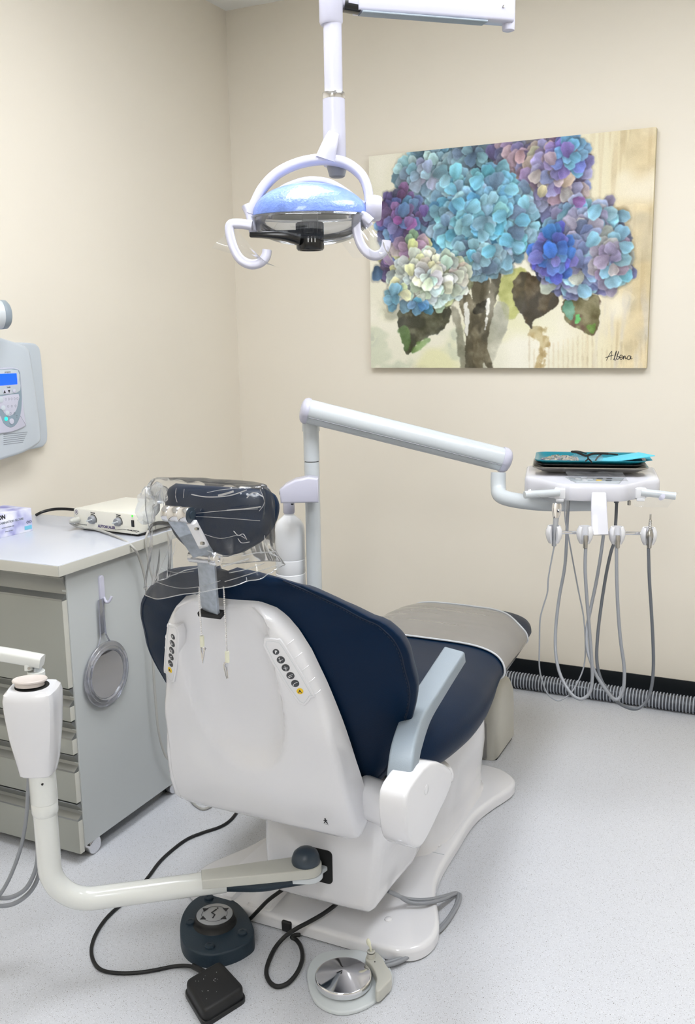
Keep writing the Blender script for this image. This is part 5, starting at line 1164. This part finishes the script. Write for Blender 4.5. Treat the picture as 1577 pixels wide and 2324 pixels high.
def poly_(pts, col, var=18, op=.92, soft=1.5, two=None, rag=9.):
    P = np.array([pc_(*p) for p in [(q.x, q.y) for q in cr([V((a, b, 0)) for a, b in pts], 6, True)]]); x0, y0 = np.floor(P.min(0)-3).astype(int); x1, y1 = np.ceil(P.max(0)+3).astype(int)
    x0, y0 = max(0, x0), max(0, y0); x1, y1 = min(GW, x1), min(GH, y1); X = XX[y0:y1, x0:x1]; Y_ = YY[y0:y1, x0:x1]; ins = np.zeros(X.shape, bool); n = len(P); dm = np.full(X.shape, 1e9)
    for i in range(n):
        (ax_, ay), (bx_, by) = P[i-1], P[i]
        cnd = ((ay > Y_) != (by > Y_)) & (X < (bx_-ax_)*(Y_-ay)/(by-ay+1e-12)+ax_); ins ^= cnd
        L2 = (bx_-ax_)**2+(by-ay)**2+1e-9; t_ = np.clip(((X-ax_)*(bx_-ax_)+(Y_-ay)*(by-ay))/L2, 0, 1); dm = np.minimum(dm, np.hypot(X-ax_-t_*(bx_-ax_), Y_-ay-t_*(by-ay)))
    m = np.clip((np.where(ins, dm, -dm)+(fn3[y0:y1, x0:x1]-.5)*rag)/soft+.8, 0, 1)*op; c = np.array(col, float)+(fn1[y0:y1, x0:x1, None]-.5)*var*5
    if two is not None: k = sst(.42, .62, fn2[y0:y1, x0:x1])[..., None]; c = c*(1-k)+np.array(two, float)*k
    sub = img[y0:y1, x0:x1]; sub[:] = sub*(1-m[..., None])+c*m[..., None]
fn1 = fnoise(30, 24, 21, 4); fn2 = fnoise(26, 14, 22, 3); fn3 = fnoise(60, 46, 23, 3)
# drips and stains
poly_([(1200, 748), (1225, 742), (1240, 760), (1246, 782), (1236, 796), (1234, 834), (1220, 834), (1226, 800), (1222, 775), (1208, 764)], (168, 132, 62), op=.75, soft=5, rag=26, two=(206, 184, 120))
poly_([(1130, 640), (1190, 610), (1180, 700), (1150, 720)], (196, 200, 70), op=.75, soft=5); poly_([(1120, 700), (1150, 690), (1150, 740), (1135, 780), (1110, 834), (1090, 834)], (176, 174, 150), op=.7, soft=4)
for x_ in range(26): poly_([(1200+x_*11, 760+(x_*37) % 40), (1202+x_*11, 760+(x_*37) % 40), (1202+x_*11, 832), (1200+x_*11, 832)], (204, 178, 128), op=.3, soft=2, rag=5)
poly_([(1390, 480), (1420, 470), (1428, 510), (1402, 535), (1385, 520)], (170, 140, 90), op=.5, soft=6)
# stems
for a in ([(1030, 640), (1048, 640), (1080, 740), (1080, 834), (1058, 834), (1055, 740)], [(1068, 620), (1090, 620), (1100, 700), (1090, 834), (1072, 834), (1076, 720)], [(1120, 620), (1138, 625), (1112, 740), (1095, 834), (1080, 834), (1098, 730)], [(1095, 640), (1112, 640), (1104, 760), (1092, 800), (1086, 720)], [(1050, 660), (1062, 656), (1118, 834), (1104, 834), (1080, 760)]):
    poly_(a, (122, 112, 84), 16, two=(84, 76, 52))
poly_([(1082, 690), (1106, 682), (1100, 705), (1076, 712)], (52, 48, 34)); poly_([(1024, 700), (1040, 710), (1062, 834), (1046, 834), (1036, 760)], (110, 106, 84), op=.6, soft=3)
for a in (((1052, 700), (1060, 690), (1064, 740), (1058, 760)), ((1104, 690), (1112, 680), (1106, 730), (1100, 745))): poly_(a, (236, 236, 226), op=.9)
# leaves
poly_([(905, 705), (925, 690), (975, 688), (1018, 692), (1020, 722), (1000, 752), (965, 768), (940, 790), (924, 802), (912, 770), (903, 738)], (84, 84, 58), 18, two=(62, 62, 44))
poly_([(905, 745), (925, 742), (930, 770), (922, 795), (910, 765)], (98, 140, 66), op=.7, soft=3); poly_([(945, 780), (975, 768), (958, 790), (935, 802)], (120, 160, 80), op=.8, soft=3)
poly_([(1166, 640), (1190, 618), (1240, 640), (1266, 680), (1250, 705), (1215, 725), (1203, 744), (1185, 715), (1165, 680)], (88, 72, 44), 18, two=(60, 50, 34))
poly_([(1275, 690), (1300, 672), (1352, 672), (1362, 700), (1358, 735), (1346, 762), (1318, 748), (1290, 735), (1278, 712)], (112, 104, 62), 22, two=(96, 66, 48)); poly_([(1278, 690), (1296, 682), (1304, 705), (1296, 726), (1280, 712)], (96, 160, 132)); poly_([(1305, 718), (1314, 716), (1316, 728), (1306, 732)], (80, 200, 90)); poly_([(1330, 740), (1350, 735), (1346, 758)], (110, 160, 60), op=.8)
for a in (((912, 800), (960, 730), (1000, 700)), ((1203, 742), (1215, 690), (1225, 650)), ((1346, 760), (1325, 720), (1310, 690))): pass
# dark under-masses then petals
def mass(cx, cy, rx, ry, col, op=.95):
    P = [(cx+rx*(1+.10*math.sin(5*a+cx))*math.cos(a), cy+ry*(1+.08*math.sin(7*a+cy))*math.sin(a)) for a in [2*math.pi*k/22 for k in range(22)]]; poly_(P, col, 22, op, 2)
def cluster(cx, cy, rx, ry, n, cols, r0=13, jit=.14, top=None):
    L = []
    for k in range(n):
        q = math.sqrt((k+.5)/n); a = k*2.39996+cx; L.append((cx+rx*q*math.cos(a)+rs_.randn()*4, cy+ry*q*math.sin(a)+rs_.randn()*4, q, a))
    L.sort(key=lambda z: -z[2]+rs_.rand()*.35)
    for x_, y_, q, a in L:
        c = cols[rs_.randint(len(cols))]; c = np.clip(np.array(c, float)*(1+rs_.randn()*jit*.6)*(1.04-.12*q)+rs_.randn(3)*6, 0, 255)
        petal(x_, y_, r0*(.9+.55*rs_.rand()), math.atan2(cy-y_, cx-x_)+rs_.randn()*.6, c)
mass(1075, 350, 140, 70, (52, 70, 86)); mass(985, 405, 88, 78, (90, 130, 148)); mass(1235, 385, 105, 85, (92, 72, 88)); mass(918, 515, 60, 85, (62, 52, 92)); mass(1310, 560, 118, 110, (76, 84, 120)); mass(1095, 500, 130, 120, (54, 96, 122)); mass(975, 635, 92, 66, (142, 146, 108)); mass(900, 600, 42, 50, (84, 62, 100))
cluster(985, 400, 84, 76, 62, [(128, 172, 190), (146, 190, 206), (112, 152, 172), (160, 196, 204), (136, 146, 172), (118, 182, 200)], 13)
cluster(1085, 352, 60, 40, 24, [(86, 116, 132), (64, 92, 112), (112, 154, 168)], 13)
cluster(1190, 362, 72, 52, 40, [(142, 118, 146), (160, 126, 140), (116, 108, 160), (176, 140, 138), (96, 84, 130)], 14)
cluster(1255, 400, 78, 86, 66, [(120, 112, 170), (142, 132, 184), (170, 146, 152), (132, 100, 122), (104, 84, 130), (184, 160, 140)], 14)
cluster(1290, 350, 46, 44, 22, [(120, 104, 180), (142, 120, 196), (98, 110, 190), (96, 160, 200)], 13)
cluster(912, 505, 58, 76, 56, [(92, 78, 140), (74, 96, 160), (112, 72, 132), (128, 62, 140), (84, 130, 172), (70, 62, 110)], 13)
cluster(905, 600, 46, 44, 26, [(132, 92, 132), (60, 80, 160), (96, 70, 128), (84, 110, 180), (200, 200, 110)], 13)
cluster(1095, 500, 122, 122, 150, [(104, 184, 214), (88, 168, 204), (124, 190, 212), (110, 160, 184), (132, 176, 196), (72, 160, 206), (96, 142, 172)], 14)
cluster(1080, 590, 60, 46, 34, [(116, 150, 166), (96, 130, 150), (130, 176, 186), (90, 170, 200)], 13)
cluster(1330, 510, 84, 52, 48, [(122, 184, 208), (104, 150, 180), (96, 170, 214), (140, 150, 186), (150, 134, 168)], 14)
cluster(1318, 590, 108, 84, 96, [(124, 126, 176), (104, 116, 168), (146, 142, 182), (164, 156, 176), (112, 108, 150), (130, 176, 206), (176, 178, 168), (96, 98, 152)], 14)
cluster(1255, 575, 44, 62, 30, [(40, 96, 200), (66, 126, 214), (62, 72, 190), (96, 90, 180)], 13)
cluster(1385, 590, 40, 66, 24, [(118, 180, 210), (150, 130, 160), (130, 112, 132), (166, 158, 150)], 14)
cluster(935, 565, 46, 30, 18, [(206, 206, 122), (150, 110, 146), (172, 150, 150), (120, 160, 120)], 13)
cluster(975, 632, 90, 62, 84, [(222, 226, 184), (206, 216, 192), (190, 212, 206), (232, 232, 170), (200, 190, 180), (178, 198, 170), (236, 236, 214)], 13)
cluster(900, 672, 26, 28, 9, [(90, 150, 190), (110, 170, 200), (196, 206, 150)], 13); cluster(950, 690, 24, 12, 6, [(60, 130, 180), (96, 150, 190)], 11)
for x_, y_, r_, c_ in ((1024, 430, 15, (96, 188, 222)), (1082, 412, 17, (104, 196, 230)), (1040, 462, 16, (92, 184, 220)), (1075, 470, 17, (108, 190, 216)), (1118, 450, 14, (130, 186, 206)), (1160, 430, 16, (112, 190, 214)), (1190, 460, 15, (118, 196, 222)), (1060, 500, 15, (116, 186, 208)), (1135, 490, 17, (98, 182, 214)), (1185, 500, 17, (84, 176, 216)), (1095, 535, 15, (126, 184, 204)), (1150, 545, 17, (90, 178, 214)), (1110, 570, 17, (96, 186, 216)), (1175, 560, 15, (104, 172, 204)), (1215, 400, 15, (186, 168, 158)), (1230, 435, 13, (206, 190, 136)), (1250, 360, 15, (176, 146, 160)), (1350, 480, 17, (120, 190, 220)), (1345, 545, 17, (112, 186, 214)), (1325, 660, 17, (120, 176, 206)), (1420, 560, 15, (120, 184, 210)), (1010, 410, 15, (130, 196, 216)), (1180, 355, 14, (186, 140, 144)), (1313, 458, 14, (142, 84, 162)), (962, 478, 13, (116, 80, 170))):
    petal(x_, y_, r_*1.02, rs_.rand()*6, c_)
for k in range(70):
    petal(900+rs_.rand()*500, 370+rs_.rand()*280, 1.6, 0, (226, 214, 150) if k % 3 else (190, 90, 60), op=.8) if False else None
# canvas weave and brush texture
for _k in range(1):
    pd = np.pad(img, ((1, 1), (1, 1), (0, 0)), 'edge'); bl = (pd[:-2, 1:-1]+pd[2:, 1:-1]+pd[1:-1, :-2]+pd[1:-1, 2:]+pd[1:-1, 1:-1]*2)/6; img = bl
wash = fnoise(14, 11, 41, 4)[..., None]; gy_ = img.mean(2, keepdims=True); img = img+(wash-.5)*46*(gy_ < 200); img = img*(1-.18*sst(.5, .75, fnoise(8, 7, 43, 3))[..., None])+np.array((118, 128, 140))*.18*sst(.5, .75, fnoise(8, 7, 43, 3))[..., None]*(gy_ < 205)+img*.18*sst(.5, .75, fnoise(8, 7, 43, 3))[..., None]*(gy_ >= 205); img += (rs_.rand(GH, GW, 1)-.5)*9
gg = img.mean(2, keepdims=True); img = gg+(img-gg)*.76; img = np.clip(img, 0, 255)/255; LI = np.where(img <= .04045, img/12.92, ((img+.055)/1.055)**2.4)
me = bpy.data.meshes.new('canvas_print'); nv = GW*GH; yf = WY-.0284
co_ = np.zeros((GH, GW, 3), np.float32); co_[..., 0] = pxL+UU*pw; co_[..., 1] = yf; co_[..., 2] = pzT-VV*ph
idx = np.arange(nv).reshape(GH, GW); qd = np.stack([idx[:-1, :-1], idx[1:, :-1], idx[1:, 1:], idx[:-1, 1:]], -1).reshape(-1, 4)
me.vertices.add(nv); me.vertices.foreach_set('co', co_.reshape(-1)); me.loops.add(qd.size); me.loops.foreach_set('vertex_index', qd.reshape(-1).astype(np.int32)); me.polygons.add(len(qd)); me.polygons.foreach_set('loop_start', np.arange(0, qd.size, 4, dtype=np.int32)); me.update(calc_edges=True)
ca = me.color_attributes.new('paint', 'FLOAT_COLOR', 'POINT'); ca.data.foreach_set('color', np.concatenate([LI.reshape(-1, 3), np.ones((nv, 1))], 1).astype(np.float32).reshape(-1))
pm = bpy.data.materials.new('hydrangea_print'); pm.use_nodes = True; N = pm.node_tree.nodes; at = N.new('ShaderNodeVertexColor'); at.layer_name = 'paint'; pm.node_tree.links.new(at.outputs[0], N['Principled BSDF'].inputs['Base Color']); N['Principled BSDF'].inputs['Roughness'].default_value = .6; N['Principled BSDF'].inputs['Specular IOR Level'].default_value = .3
link('canvas_print', me, pm, pt, smooth=False)
# signature
bm = B()
def sg_(pts): tube(bm, [PY(a, b, WY-.0287) for a, b in pts], .0011, 5, 4)
sg_([(1376, 818), (1382, 806), (1388, 797), (1387, 808), (1386, 817)]); sg_([(1374, 812), (1384, 808), (1392, 806)]); sg_([(1392, 817), (1397, 805), (1399, 796), (1396, 803), (1394, 815), (1397, 817), (1401, 807), (1404, 797), (1401, 805), (1399, 814), (1403, 815), (1405, 810), (1401, 809)]); sg_([(1405, 811), (1410, 811), (1412, 807), (1408, 806), (1406, 812), (1410, 816), (1415, 808), (1414, 816), (1418, 807), (1420, 815), (1425, 808)]); sg_([(1431, 808), (1425, 808), (1423, 814), (1428, 816), (1432, 808), (1431, 815), (1435, 813)])
mk('signature', bm, ink, pt)
